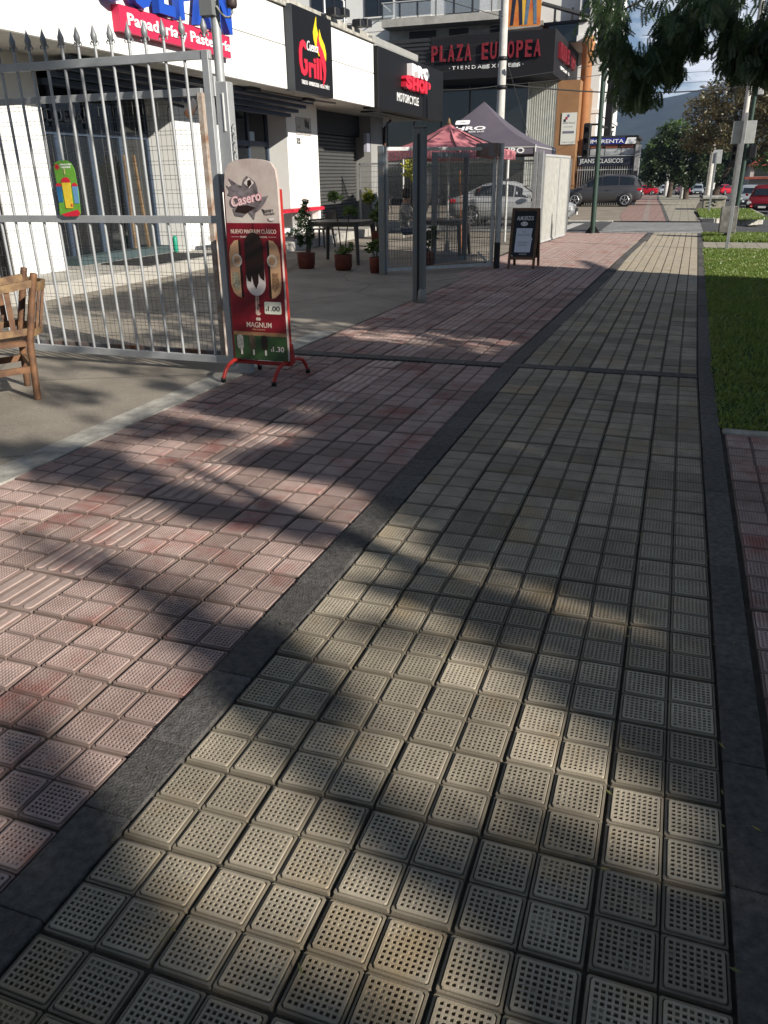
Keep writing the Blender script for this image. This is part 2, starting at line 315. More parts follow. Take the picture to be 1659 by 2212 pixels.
def tile_mesh(name, m, seed, holes=True):
    rr = random.Random(seed); mb = MB(); c = 0.15; N = 8
    for ix in (-1, 0):
        for iy in (-1, 0):
            x0 = ix * c; y0 = iy * c; x1 = x0 + c; y1 = y0 + c
            def ring(d, z, k=0.0):
                a, b, e, f = x0 + d, y0 + d, x1 - d, y1 - d
                return [(a + k, b, z), (e - k, b, z), (e, b + k, z), (e, f - k, z), (e - k, f, z), (a + k, f, z), (a, f - k, z), (a, b + k, z)]
            R = [ring(0.0004, -0.016, 0.003), ring(0.0026, -0.0055, 0.004), ring(0.0080, -0.005, 0.005), ring(0.0086, -0.0095, 0.005), ring(0.0102, -0.0095, 0.005), ring(0.0122, 0.0, 0.004)]
            vs = sum(R, []); fs = []
            for k in range(len(R) - 1):
                for i in range(8): j = (i + 1) % 8; fs.append((k * 8 + i, k * 8 + j, k * 8 + 8 + j, k * 8 + 8 + i))
            mb.add(vs, fs)
            p0 = 0.0165; sp = (c - 2 * p0) / N; hw = sp * 0.64
            top = ring(0.0122, 0.0, 0.004); q = [(x0 + p0, y0 + p0, 0), (x1 - p0, y0 + p0, 0), (x1 - p0, y1 - p0, 0), (x0 + p0, y1 - p0, 0)]
            mb.add(top + q, [(0, 1, 9, 8), (1, 2, 9), (2, 3, 10, 9), (3, 4, 10), (4, 5, 11, 10), (5, 6, 11), (6, 7, 8, 11), (7, 0, 8)])
            fx, fy, fr_ = rr.uniform(0, c), rr.uniform(0, c), rr.choice((0, 0, 0.02, 0.035, 0.05)); gx, gy = rr.uniform(0, c), rr.uniform(0, c)
            cs = [p0]
            for k in range(N): cs += [p0 + k * sp + (sp - hw) / 2, p0 + k * sp + (sp + hw) / 2]
            cs.append(c - p0); n = len(cs); gv = [(x0 + a, y0 + b, 0) for b in cs for a in cs]; gf = []
            for j in range(n - 1):
                for i in range(n - 1):
                    a = [j * n + i, j * n + i + 1, j * n + n + i + 1, j * n + n + i]
                    if i % 2 == 1 and j % 2 == 1:
                        d = -0.0075 * (1 if rr.random() > 0.10 else rr.uniform(0.35, 0.8)); o = len(gv); sh = hw * rr.uniform(0.02, 0.16)
                        if math.hypot(cs[i] - fx, cs[j] - fy) < fr_: d *= rr.uniform(0.40, 0.65)
                        ax, ay, _ = gv[a[0]]; bx, by, _ = gv[a[2]]
                        gv += [(ax + sh, ay + sh, d), (bx - sh, ay + sh, d), (bx - sh, by - sh, d), (ax + sh, by - sh, d)]
                        gf.append((o, o + 1, o + 2, o + 3))
                        for k in range(4): gf.append((a[k], a[(k + 1) % 4], o + (k + 1) % 4, o + k))
                    else: gf.append(tuple(a))
            mb.add(gv, gf)
    e = 0.1495
    mb.add([(-e, -e, -0.016), (e, -e, -0.016), (e, e, -0.016), (-e, e, -0.016), (-e, -e, -0.03), (e, -e, -0.03), (e, e, -0.03), (-e, e, -0.03)], [(0, 1, 5, 4)[::-1], (1, 2, 6, 5)[::-1], (2, 3, 7, 6)[::-1], (3, 0, 4, 7)[::-1]])
    return mb.mesh(name, m)
def tactile_mesh(name, m, seed):
    mb = MB(); e = 0.1495
    mb.bbox((-e, -e, -0.03), (e, e, -0.005), 0.004)
    for k in range(4):
        x = -0.108 + k * 0.072; P0 = rrect(x - 0.025, -0.138, x + 0.025, 0.138, 0.0245, 5); P1 = rrect(x - 0.020, -0.133, x + 0.020, 0.133, 0.0195, 5); n = len(P0)
        mb.add([(a, b, -0.0052) for a, b in P0] + [(a, b, 0.0) for a, b in P1], [(i, (i + 1) % n, n + (i + 1) % n, n + i) for i in range(n)] + [tuple(range(n, 2 * n))])
    return mb.mesh(name, m)
Y_ME = [tile_mesh('tile', M_yel, s) for s in range(8)]; R_ME = [tile_mesh('tile', M_red, s + 19) for s in range(8)]; TACT = tactile_mesh('tactile_tile', tile_material('tactile_tile_cement', (0.47, 0.365, 0.325), (0.35, 0.255, 0.225), (0.34, 0.11, 0.085), 0.6, (0.14, 0.10, 0.085)), 3)
def lay(par, me, x, y, a, name='tile'):
    M = Matrix.Translation((x, y, -random.uniform(0, 0.005) - (0.003 if random.random() < 0.08 else 0))) @ Euler((random.gauss(0, 0.010), random.gauss(0, 0.010), a + random.gauss(0, 0.006) + random.choice((0, 2)) * (math.pi / 2 if name == 'tile' else 0))).to_matrix().to_4x4() @ Matrix.Diagonal((0.991, 0.985, 1, 1) if me in Y_ME else (0.992, 0.988, 1, 1))
    return link(name, me, par, M)
# yellow field right of the dark strip, red field left of it
YEL = struct(MB().box((-1.215, -1.5, -0.04), (0.305, 25.4, -0.021)).build('ochre_pavement', M_soil))
RED = struct(MB().box((-3.51, -1.5, -0.04), (-1.375, 25.4, -0.021)).build('red_pavement', M_soil))
CROSS = 7.07
def strip_x(y):          # right edge of the dark strip
    return lerp_pts([(7.1, -1.215), (13.5, -1.0), (18.5, -0.90), (22, -0.78), (25.5, -0.64)], y)
far_y = MB(); far_r = MB()
def plain(mb, x, y, a, tact=False):
    ca, sa = math.cos(a), math.sin(a)
    def W(u, v, z): return (x + u * ca - v * sa, y + u * sa + v * ca, z)
    cells = [(-0.148, -0.002, -0.148, -0.003), (0.002, 0.148, -0.148, -0.003), (-0.148, -0.002, 0.003, 0.148), (0.002, 0.148, 0.003, 0.148)] if not tact else [(-0.148 + k * 0.075, -0.092 + k * 0.075, -0.147, 0.147) for k in range(4)]
    dz = random.uniform(-0.002, 0)
    for u0, u1, v0, v1 in cells:
        b = 0.006
        mb.add([W(u0, v0, -0.0183), W(u1, v0, -0.0183), W(u1, v1, -0.0183), W(u0, v1, -0.0183), W(u0 + b, v0 + b, dz), W(u1 - b, v0 + b, dz), W(u1 - b, v1 - b, dz), W(u0 + b, v1 - b, dz)],
               [(4, 5, 6, 7), (0, 1, 5, 4), (1, 2, 6, 5), (2, 3, 7, 6), (3, 0, 4, 7)])
PIECE_Y = 12.6
y = CROSS - 0.01 - T / 2
while y > 0.2:
    for c in range(5): lay(YEL, random.choice(Y_ME), -1.215 + (c + 0.5) * 0.304, y, 0)
    y -= T
y = CROSS - 0.05 - T / 2
while y > 1.0:
    for c in range(7):
        x = -1.375 - (c + 0.5) * 0.3055
        if c == 3: lay(RED, TACT, x, y, 0, 'tactile_tile')
        else: lay(RED, random.choice(R_ME), x, y, 0)
    y -= T
AY_, AR_ = -0.0125, -0.028
y = CROSS + 0.15 + T / 2
while y < 25.4:
    for c in range(5):
        x = 0.305 + 0.0125 * (y - CROSS) - (c + 0.5) * 0.304
        if x < strip_x(y) - 0.10: continue
        if y < PIECE_Y: lay(YEL, random.choice(Y_ME), x, y, AY_)
        else: plain(far_y, x, y, AY_)
    for c in range(8):
        x = -1.375 + 0.028 * (y - CROSS) - (c + 0.5) * 0.3055
        if c == 7 and y < 14: continue
        if x > strip_x(y) - 0.11: continue
        if x < -3.62: continue
        if y < PIECE_Y: lay(RED, TACT if c == 3 else random.choice(R_ME), x, y, AR_, 'tactile_tile' if c == 3 else 'tile')
        else: plain(far_r, x, y, AR_, c == 3)
    for c in range(1, 4):           # the red field widens beyond the strip's bend
        x = -1.375 + 0.028 * (y - CROSS) + (c - 0.5) * 0.3055
        if y > PIECE_Y and x < strip_x(y) - 0.14: plain(far_r, x, y, AR_)
    y += T
o = far_y.build('far_tiles', M_yel, YEL); o['kind'] = 'stuff'
o = far_r.build('far_tiles', M_red, RED); o['kind'] = 'stuff'
# dark paver strips
def paver_run(par, pts, w, ln, name='paver', top=0.003):
    """a run of dark pavers whose right edge follows pts"""
    tot = 0; seg = []
    for a, b in zip(pts, pts[1:]): seg.append((Vector(a), Vector(b))); tot += (Vector(b) - Vector(a)).length
    for a, b in seg:
        d = (b - a); L = d.length; d.normalize(); nrm = Vector((-d.y, d.x)); s = 0
        while s < L - 0.03:
            l = min(ln * random.uniform(0.8, 1.25), L - s)
            if L - s - l < 0.08: l = L - s
            p = a + d * (s + l / 2) + nrm * (w / 2)
            mb = MB().bbox((-w / 2 + 0.002, -l / 2 + 0.0015, -0.04), (w / 2 - 0.002, l / 2 - 0.0015, 0), 0.003)
            M = Matrix.Translation((p.x, p.y, top - random.uniform(0, 0.003))) @ Euler((random.gauss(0, 0.003), random.gauss(0, 0.004), math.atan2(d.y, d.x) - math.pi / 2)).to_matrix().to_4x4()
            link(name, mb.mesh(name, M_basalt), par, M); s += l
STRIP = struct(MB().box((-1.37, -1.5, -0.05), (-1.22, 25.4, -0.042)).build('dark_paver_strip', M_soil))
paver_run(STRIP, [(-1.215, 0.2), (-1.215, CROSS)], 0.158, 0.34)
paver_run(STRIP, [(strip_x(7.2), 7.21), (strip_x(13.5), 13.5), (strip_x(18.5), 18.5), (strip_x(22), 22), (strip_x(25.4), 25.4)], 0.15, 0.7, top=0.006)
paver_run(STRIP, [(-3.5, CROSS - 0.005), (-1.38, CROSS - 0.005)], 0.15, 0.34, top=0.002)
paver_run(STRIP, [(-1.375, CROSS), (0.305, CROSS)], 0.145, 0.34, top=0.004)
EDGE = struct(MB().box((0.31, -1.5, -0.05), (0.42, 25.4, -0.042)).build('dark_paver_edge', M_soil))
paver_run(EDGE, [(0.43, 0.2), (0.43, CROSS)], 0.122, 0.45)
paver_run(EDGE, [(0.43, CROSS), (0.43 + 0.0125 * 18.3, 25.4)], 0.122, 0.8)
# red tiled crossing at the right, near the camera
DRV = struct(MB().box((0.44, -1.5, -0.05), (2.95, 5.5, -0.021)).build('driveway_pavement', M_soil))
y = 5.5 - T / 2
while y > 1.2:
    for c in range(8): lay(DRV, random.choice(R_ME), 0.45 + (c + 0.5) * 0.3055, y, 0)
    y -= T
MB().bbox((0.44, 5.5, -0.06), (3.2, 5.58, 0.012), 0.01).build('kerb_stone', M_conc2, DRV)
# crosswalk, lane mark, far side of the junction
CW = struct(MB().box((-2.5, 25.4, -0.2), (0.9, 25.46, -0.028)).build('crosswalk', M_conc2))
for k in range(9):
    yy = 25.95 + k * 0.62
    MB().add([(-2.26 + 0.0 * k, yy, -0.02), (0.70, yy, -0.02), (0.69, yy + 0.25, -0.02), (-2.30, yy + 0.25, -0.02)], [(0, 1, 2, 3)]).build('stripe', M_mark, CW)
struct(MB().add([(-3.75, 26.2, -0.02), (-3.35, 26.2, -0.02), (-3.2, 30.6, -0.02), (-3.6, 30.6, -0.02)], [(0, 1, 2, 3)]).build('road_marking', M_mark))
def brickmat(key, c1, c2, cm, sx, sy):
    m = bpy.data.materials.new(key); m.use_nodes = True; MATS[key] = m; n = m.node_tree.nodes; l = m.node_tree.links; p = n['Principled BSDF']; p.inputs['Roughness'].default_value = 0.85
    g = n.new('ShaderNodeNewGeometry'); b = n.new('ShaderNodeTexBrick'); b.offset = 0; b.inputs['Color1'].default_value = (*c1, 1); b.inputs['Color2'].default_value = (*c2, 1); b.inputs['Mortar'].default_value = (*cm, 1)
    b.inputs['Scale'].default_value = 1; b.inputs['Mortar Size'].default_value = 0.012; b.inputs['Brick Width'].default_value = sx; b.inputs['Row Height'].default_value = sy
    l.new(g.outputs['Position'], b.inputs['Vector']); l.new(b.outputs['Color'], p.inputs['Base Color']); return m
M_fy = brickmat('far_ochre_paving', (0.33, 0.30, 0.235), (0.27, 0.25, 0.20), (0.16, 0.145, 0.11), 0.305, 0.305)
M_fr = brickmat('far_red_paving', (0.30, 0.19, 0.16), (0.26, 0.165, 0.14), (0.17, 0.11, 0.09), 0.305, 0.305)
M_ft = mat('far_tactile_paving', (0.33, 0.27, 0.235), 0.85, var=0.3, scale=4)
def ribbon(name, L, R, ys, dz, m):
    vs = []; fs = []
    for yv in ys:
        for fx in (L, R): x = lerp_pts(fx, yv); vs.append((x, yv, lerp_pts(WALK, yv) + dz))
    for i in range(len(ys) - 1): fs.append((2 * i, 2 * i + 1, 2 * i + 3, 2 * i + 2))
    return struct(MB().add(vs, fs).build(name, m))
FS = [(31.9, 0), (63, 0)]
ysf = [31.9, 36, 40, 44, 51, 56, 63, 75, 90, 110, 131, 140]
ribbon('far_red_pavement', [(31.9, -2.0), (38, -2.5), (75, -3.43), (140, -6)], [(31.9, -0.44), (75, -1.96), (140, -3.7)], ysf, 0.0, M_fr)
ribbon('far_dark_strip', [(31.9, -0.46), (75, -2.0), (140, -3.8)], [(31.9, -0.33), (75, -1.82), (140, -3.6)], ysf, 0.004, M_basalt)
ribbon('far_ochre_pavement', [(31.9, -0.35), (75, -1.86), (140, -3.7)], [(31.9, 0.70), (40, 0.55), (68, 1.27), (140, 2.4)], ysf, 0.0, M_fy)
ribbon('far_tactile_strip', [(31.9, -1.29), (75, -2.75), (140, -4.6)], [(31.9, -1.07), (75, -2.5), (140, -4.4)], ysf, 0.004, M_ft)
ribbon('far_forecourt', [(31.9, -30), (140, -30)], [(31.9, -1.9), (38, -2.4), (75, -3.35), (140, -5.9)], ysf, -0.006, mat('forecourt_cement', (0.30, 0.255, 0.20), 0.85, var=0.35, scale=1.2, bump=0.2))
MB().bbox((-6.0, 31.75, -0.2), (-2.3, 31.95, 0.02), 0.02).build('kerb_stone', M_conc2, CW)

# lawns ---------------------------------------------------------------------------
M_lawn = mat('lawn_soil', (0.05, 0.085, 0.02), 0.95, var=0.5, scale=7, bump=0.6)
G_MAT = leaf_mat('grass_blade', (0.09, 0.17, 0.03), (0.20, 0.26, 0.06), 0.4)
def patchy(m):
    n = m.node_tree.nodes; l = m.node_tree.links; r = next(x for x in n if x.type == 'MIX_RGB'); d = next(x for x in n if x.type == 'BSDF_DIFFUSE')
    g = n.new('ShaderNodeNewGeometry'); t = n.new('ShaderNodeTexNoise'); t.inputs['Scale'].default_value = 1.6; t.inputs['Detail'].default_value = 5; l.new(g.outputs['Position'], t.inputs['Vector'])
    q = n.new('ShaderNodeValToRGB'); q.color_ramp.elements[0].position = 0.5; q.color_ramp.elements[1].position = 0.72; q.color_ramp.elements[1].color = (0.6, 0.6, 0.6, 1); l.new(t.outputs['Fac'], q.inputs['Fac'])
    x = n.new('ShaderNodeMixRGB'); x.inputs['Color2'].default_value = (0.26, 0.24, 0.09, 1); l.new(q.outputs[0], x.inputs['Fac']); l.new(r.outputs[0], x.inputs['Color1']); l.new(x.outputs[0], d.inputs['Color'])
patchy(G_MAT)
struct(sheet('lawn', [0.44, 1.2, 2.4, 4, 9], [5.58, 12, 20.3], -0.006, M_lawn, f=lambda x, y: 0.0))
struct(sheet('lawn_strip', [0.62, 1.2, 2.4, 4, 9], [22.35, 25.4], -0.006, M_lawn, f=lambda x, y: 0))
struct(sheet('lawn_path', [0.60, 2, 9], [20.3, 22.35], -0.008, M_fy, f=lambda x, y: 0))
def lawn_far(x, y): return gz(0.5, y) + 0.03 + 0.06 * sstep(33, 36, y)
struct(sheet('far_lawn', [0.75, 1.5, 2.2, 2.95], [32.6, 34, 36, 38, 41, 43.2], 0.0, M_lawn, f=lambda x, y: lerp_pts(WALK, y) + 0.03))
far_kerb = MB()
kp = [(0.72, 33.2), (0.8, 32.6), (1.2, 32.45), (2.6, 34.3), (2.95, 35.0), (3.05, 36.5), (3.05, 43.2)]
for a, b in zip(kp, kp[1:]):
    za = lerp_pts(WALK, a[1]); zb = lerp_pts(WALK, b[1])
    far_kerb.beam((a[0], a[1], za - 0.08), (b[0], b[1], zb - 0.08), 0.14, 0.30)
struct(far_kerb.build('far_kerb', M_conc2))
def grass(name, n, xr, yr, zf, hmin, hmax, label):
    x = RNG.uniform(*xr, n); yv = RNG.uniform(*yr, n); keep = (np.sin(x * 5.1 + 2 * np.sin(yv * 1.9)) + np.sin(yv * 3.3 + 2 * np.sin(x * 2.3)) > -1.25) | (RNG.random(n) < 0.35); x = np.where(keep, x, x + 0.02); x[~keep] = RNG.uniform(*xr, (~keep).sum()); x += np.where(x < xr[0] + 0.05, RNG.normal(0, 0.012, n), 0) + (0.0125 * np.maximum(0, yv - 7) if yr[0] < 8 else 0); a = RNG.uniform(0, 6.28, n); h = RNG.uniform(hmin, hmax, n); w = RNG.uniform(0.004, 0.009, n) * (1 + yv / 10)
    lean = RNG.normal(0, 0.45, (n, 2)) * h[:, None]; z = np.array([zf(p, q) for p, q in zip(x, yv)]) - 0.006
    P = np.empty((n, 3, 3)); P[:, 0] = np.stack([x - w * np.cos(a), yv - w * np.sin(a), z], 1); P[:, 1] = np.stack([x + w * np.cos(a), yv + w * np.sin(a), z], 1); P[:, 2] = np.stack([x + lean[:, 0], yv + lean[:, 1], z + h], 1)
    me = bpy.data.meshes.new(name); me.from_pydata(P.reshape(-1, 3).tolist(), [], np.arange(3 * n).reshape(-1, 3).tolist()); me.materials.append(G_MAT); o = link(name, me); return tag(o, label, 'grass', kind='stuff')
grass('grass', 125000, (0.43, 4.2), (5.6, 20.3), lambda x, y: 0, 0.012, 0.045, 'mown green lawn beside the dark paver edge')
grass('grass', 14000, (0.66, 3.2), (22.4, 25.4), lambda x, y: 0, 0.03, 0.09, 'strip of green grass by the crosswalk under the metal box')
grass('grass', 9000, (0.75, 3.0), (32.7, 43), lambda x, y: lerp_pts(WALK, y) + 0.03, 0.03, 0.10, 'green grass wedge around the graffiti planter')
# ------------------------------------------------------------------ white row of shops on the left
M_wall = mat('white_wall', (0.80, 0.80, 0.775), 0.75, var=0.05, scale=1.5, bump=0.08)
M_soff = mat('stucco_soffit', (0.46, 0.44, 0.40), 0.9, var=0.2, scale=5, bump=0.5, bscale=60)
M_blue = mat('slate_blue_paint', (0.045, 0.065, 0.10), 0.55, var=0.2, scale=3)
M_dark = mat('black_paint', (0.012, 0.012, 0.014), 0.5, var=0.2, scale=5)
M_black = mat('sign_black', (0.009, 0.009, 0.010), 0.5, spec=0.15)
M_int = mat('dark_interior', (0.03, 0.028, 0.025), 0.9)
M_glass = glass_mat('shop_glass', (0.012, 0.014, 0.016), 0.08)
M_steel = mat('grey_steel_paint', (0.38, 0.395, 0.41), 0.5, 0.3, var=0.15, scale=9)
M_galv = mat('galvanised', (0.42, 0.43, 0.44), 0.45, 0.6, var=0.25, scale=12)
M_rust = mat('rusty_steel', (0.16, 0.19, 0.22), 0.6, 0.2, col2=(0.17, 0.075, 0.035), scale=5)
M_grey = mat('grey_wall', (0.30, 0.30, 0.29), 0.8, var=0.15, scale=2)
M_slat = mat('roller_shutter', (0.11, 0.11, 0.108), 0.55, 0.4, var=0.15, scale=3)
M_wht = mat('sign_white', (0.82, 0.82, 0.82), 0.5)
M_cr = mat('sign_crimson', (0.52, 0.025, 0.075), 0.45)
M_sblue = mat('sign_blue', (0.015, 0.07, 0.42), 0.4)
M_sred = mat('sign_red', (0.60, 0.02, 0.045), 0.45)
M_yl = mat('sign_yellow', (0.85, 0.62, 0.02), 0.45)
WX, FXX = -9.8, -8.4       # wall face, fascia face
ZB, ZT = 3.41, 4.92
shop = thing('shop_building', 'long white single-storey row of shops with deep flat canopy', 'building', (WX, 14, 0))
def wbox(name, m, y0, y1, z0, z1, x0=-13.0, x1=WX, par=shop): return MB().box((x0, y0, z0), (x1, y1, z1)).build(name, m, par)
# wall piers between the recessed shop fronts
wbox('wall', M_wall, 1.5, 9.9, 0.2, ZB); wbox('wall', M_wall, 10.25, 11.45, 0.2, ZB)
wbox('wall', M_wall, 15.14, 17.2, 0.2, ZB); wbox('wall', M_wall, 20.35, 22.3, 0.2, ZB)
wbox('wall', M_grey, 26.6, 27.8, 0.2, ZB)
wbox('wall', M_dark, 9.9, 10.25, 0.2, ZB, x1=WX - 0.12)
MB().tube([(WX + 0.02, 10.12, 0.2), (WX + 0.02, 10.12, 3.4)], 0.055, 10).build('drain_pipe', M_dark, shop)
# recessed fronts
def shopfront(y0, y1, depth, panes, mt=M_blue):
    xb = WX - depth
    wbox('recess', M_int, y0, y1, 0.2, ZB, x0=-13.2, x1=xb - 0.5)
    f = MB()
    for t in range(panes + 1):
        yy = y0 + 0.05 + (y1 - y0 - 0.1) * t / panes; f.box((xb - 0.05, yy - 0.045, 0.2), (xb + 0.02, yy + 0.045, 3.2))
    f.box((xb - 0.05, y0, 2.35), (xb + 0.015, y1, 2.47)); f.box((xb - 0.05, y0, 3.1), (xb + 0.015, y1, 3.2)); f.box((xb - 0.05, y0, 0.2), (xb + 0.015, y1, 0.3))
    f.build('door_frame', mt, shop)
    for t in range(panes):
        ya = y0 + 0.05 + (y1 - y0 - 0.1) * t / panes; yb = y0 + 0.05 + (y1 - y0 - 0.1) * (t + 1) / panes
        MB().box((xb - 0.03, ya + 0.046, 0.3), (xb - 0.018, yb - 0.046, 2.35)).build('pane', M_glass, shop)
        MB().box((xb - 0.03, ya + 0.046, 2.47), (xb - 0.018, yb - 0.046, 3.1)).build('pane', M_glass, shop)
    return xb
xb = shopfront(11.45, 15.14, 0.62, 4)
text('COLPAN', FX(xb + 0.03, 12.15, 2.56), 0.20, mat('dull_silver', (0.16, 0.16, 0.16), 0.4, 0.5), shop, w=1.25, ext=0.01)
xb2 = shopfront(17.2, 20.35, 0.55, 3)
MB().box((xb2 - 0.012, 19.35, 2.35), (xb2 - 0.004, 19.62, 2.68)).build('door_sticker', mat('pale_sticker', (0.35, 0.45, 0.52), 0.5), shop)
# slatted slate-blue boards under the canopy, above both doors
for y0, y1 in ((11.5, 16.1), (16.6, 20.6)):
    for k in range(4):
        MB().box((WX + 0.05 + 0.16 * k, y0, 3.02 + 0.095 * k), (WX + 0.20 + 0.16 * k, y1 - 0.12 * (3 - k), 3.10 + 0.095 * k)).build('slat', M_blue, shop)
# roller shutter in the last bay
rb = WX - 0.55
wbox('recess', M_int, 22.3, 26.6, 0.2, ZB, x0=-13.2, x1=rb - 0.12)
n = 26
for k in range(n):
    z0 = 0.2 + k * 0.1
    MB().add([(rb, 22.32, z0), (rb, 26.58, z0), (rb + 0.035, 26.58, z0 + 0.03), (rb + 0.035, 22.32, z0 + 0.03), (rb + 0.035, 22.32, z0 + 0.075), (rb + 0.035, 26.58, z0 + 0.075), (rb, 26.58, z0 + 0.098), (rb, 22.32, z0 + 0.098)],
             [(0, 1, 2, 3), (3, 2, 5, 4), (4, 5, 6, 7)]).build('shutter_slat', M_slat, shop)
MB().box((rb - 0.1, 22.31, 2.8), (rb + 0.16, 26.59, 3.4)).build('shutter_housing', M_dark, shop)
MB().box((rb + 0.04, 22.3, 0.2), (WX + 0.0, 22.306, 2.8)).build('jamb_lining', M_wall, shop)
MB().box((WX - 0.1, 26.2, 2.35), (WX + 0.005, 26.5, 2.9)).build('wall_poster', mat('pale_poster', (0.35, 0.35, 0.42), 0.5), shop)
MB().tube([(WX + 0.06, 27.75, 0.2), (WX + 0.06, 27.75, 3.1), (WX + 0.3, 27.75, 3.35)], 0.05, 8).build('downpipe', mat('rust_pipe', (0.22, 0.10, 0.06), 0.7, var=0.4), shop)
# canopy: soffit, fascia panels, flashing, roof
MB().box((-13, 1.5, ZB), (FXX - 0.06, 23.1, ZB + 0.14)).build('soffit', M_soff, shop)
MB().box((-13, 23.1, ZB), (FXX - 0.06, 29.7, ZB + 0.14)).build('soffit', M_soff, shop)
MB().box((-13, 1.5, ZT - 0.1), (FXX - 0.1, 29.7, ZT)).build('roof', M_conc, shop)
MB().box((-13, 1.45, ZB + 0.145), (-8.47, 1.6, ZT - 0.105)).build('end_wall', M_wall, shop)
for y0, y1 in ((1.5, 6.4), (6.42, 11.3), (11.32, 14.4), (14.42, 17.6), (19.82, 23.12)):
    MB().bbox((FXX - 0.09, y0, ZB - 0.02), (FXX, y1, 4.205), 0.006).build('fascia_panel', M_wall, shop)
    MB().bbox((FXX - 0.09, y0, 4.225), (FXX - 0.004, y1, ZT), 0.006).build('fascia_panel', M_wall, shop)
fl = MB(); fl.beam((FXX + 0.01, 1.5, ZT + 0.05), (FXX + 0.01, 23.1, ZT + 0.05), 0.10, 0.07); fl.build('roof_flashing', M_conc2, shop)
fl = MB(); fl.beam((FXX - 0.22, 14.5, ZT + 0.16), (FXX - 0.22, 24.0, ZT + 0.16), 0.16, 0.2); fl.build('parapet_cap', M_conc2, shop)
fl = MB(); fl.beam((FXX - 0.1, 23.1, ZT + 0.12), (FXX - 0.1, 27.3, ZT + 0.12), 0.16, 0.16); fl.beam((FXX + 0.0, 23.1, ZT - 0.02), (FXX + 0.0, 27.0, ZT - 0.02), 0.10, 0.05); fl.build('gutter', M_grey, shop)
# wall fittings
MB().box((WX, 20.91, 2.66), (WX + 0.02, 21.85, 3.08)).build('plaque', mat('plaque', (0.45, 0.44, 0.41), 0.5, var=0.2, scale=4), shop)
text('Juan', FX(WX + 0.022, 20.98, 2.82), 0.07, M_grey, shop, ext=0.003, shear=0.2); text('Kanupa Cinga Yupi', FX(WX + 0.022, 20.97, 2.70), 0.07, M_grey, shop, w=0.8, ext=0.003)
for k in range(3): MB().prism([(0, 0), (0.07, 0.03), (0.03, 0.24), (-0.03, 0.16)], FX(WX + 0.022, 21.45 + 0.1 * k, 2.84 - 0.02 * k), 0.003).build('plaque_mark', M_dark, shop)
MB().box((WX, 20.92, 2.44), (WX + 0.012, 21.14, 2.57)).build('number_plate', M_dark, shop)
text('5-1', FX(WX + 0.014, 20.945, 2.465), 0.08, M_wht, shop, w=0.16, ext=0.002, bold=0.01)
for yy in (16.9, 19.8):
    MB().box((WX + 0.55, yy, ZB - 0.07), (WX + 0.85, yy + 0.5, ZB - 0.002)).build('soffit_lamp', M_dark, shop)
MB().tube([(WX + 0.7, 17.4, ZB - 0.02), (WX + 0.72, 19.8, ZB - 0.03), (WX + 0.9, 21.5, ZB - 0.02)], 0.02, 6).build('soffit_conduit', M_grey, shop)
MB().lathe((WX + 0.9, 12.2, ZB - 0.08), [(0.0, 0), (0.07, 0.02), (0.09, 0.08)], 12).build('soffit_fixture', M_grey, shop)
MB().box((FXX - 0.9, 24.4, ZB - 0.05), (FXX - 0.2, 28.4, ZB - 0.003)).build('soffit_hatch', M_dark, shop)
MB().bbox((WX + 0.02, 12.3, 0.201), (WX + 1.05, 14.6, 0.222), 0.01).build('door_mat', mat('rubber_mat', (0.02, 0.021, 0.022), 0.9, bump=0.4), shop)
MB().box((WX - 0.55, 12.0, 0.201), (WX - 0.2, 14.9, 0.34)).build('door_step', mat('teal_step', (0.05, 0.075, 0.08), 0.7), shop)

# things leaning in the first doorway
for k, (yy, lean) in enumerate(((13.9, 0.10), (14.35, -0.05))):
    o = MB().beam((WX - 0.35, yy, 0.345), (WX - 0.42, yy + lean, 2.05), 0.045, 0.05).build('wooden_pole', mat('bare_wood', (0.24, 0.16, 0.09), 0.8, var=0.5, scale=6), None)
    tag(o, ('tall bare wooden pole leaning inside the bakery doorway, left one', 'tall bare wooden pole leaning inside the bakery doorway, right one')[k], 'pole', 'poles in the bakery doorway')
o = MB().lathe((WX - 0.05, 14.85, 0.21), [(0.0, 0), (0.04, 0), (0.05, 0.03), (0.05, 0.26), (0.03, 0.32), (0.0, 0.32)], 12).build('green_canister', mat('green_plastic', (0.02, 0.26, 0.17), 0.4), None)
tag(o, 'small bright green canister standing in the bakery doorway', 'canister')

# --- fascia signs ----------------------------------------------------------------
sg = thing('bakery_sign', 'blue channel letters over a crimson bakery board on white fascia', 'sign', (FXX, 13, 3.7))
rb_ = MB().box((FXX + 0.002, 11.65, 3.67), (FXX + 0.14, 14.95, 4.02)).build('red_board', M_cr, sg)
text('Panadería y Pastelería', FX(FXX + 0.142, 11.83, 3.775), 0.165, M_wht, sg, w=3.12, ext=0.012, bold=0.02, split=True, spacing=1.05)
for ch, yc, w in (('C', 11.45, 0.52), ('O', 12.17, 0.62), ('L', 12.84, 0.46), ('P', 13.42, 0.44), ('A', 14.02, 0.56), ('N', 14.68, 0.52)):
    text(ch, FX(FXX + 0.09, yc, 4.075), 0.70, M_sblue, sg, w=w, ext=0.13, bold=0.035, name='letter', align='CENTER')
sg = thing('grill_sign', 'tall black board with flame and red grill lettering on white fascia', 'sign', (FXX, 18.7, 3.4))
MB().box((FXX - 0.05, 17.65, 3.36), (FXX + 0.16, 19.8, 4.98)).build('board', M_black, sg)
MB().box((FXX - 0.05, 17.62, 3.36), (FXX + 0.165, 17.66, 4.98)).build('board_edge', mat('charcoal_edge', (0.04, 0.045, 0.05), 0.5), sg)
SX = FXX + 0.162
G0 = FX(SX, 17.72, 3.4)
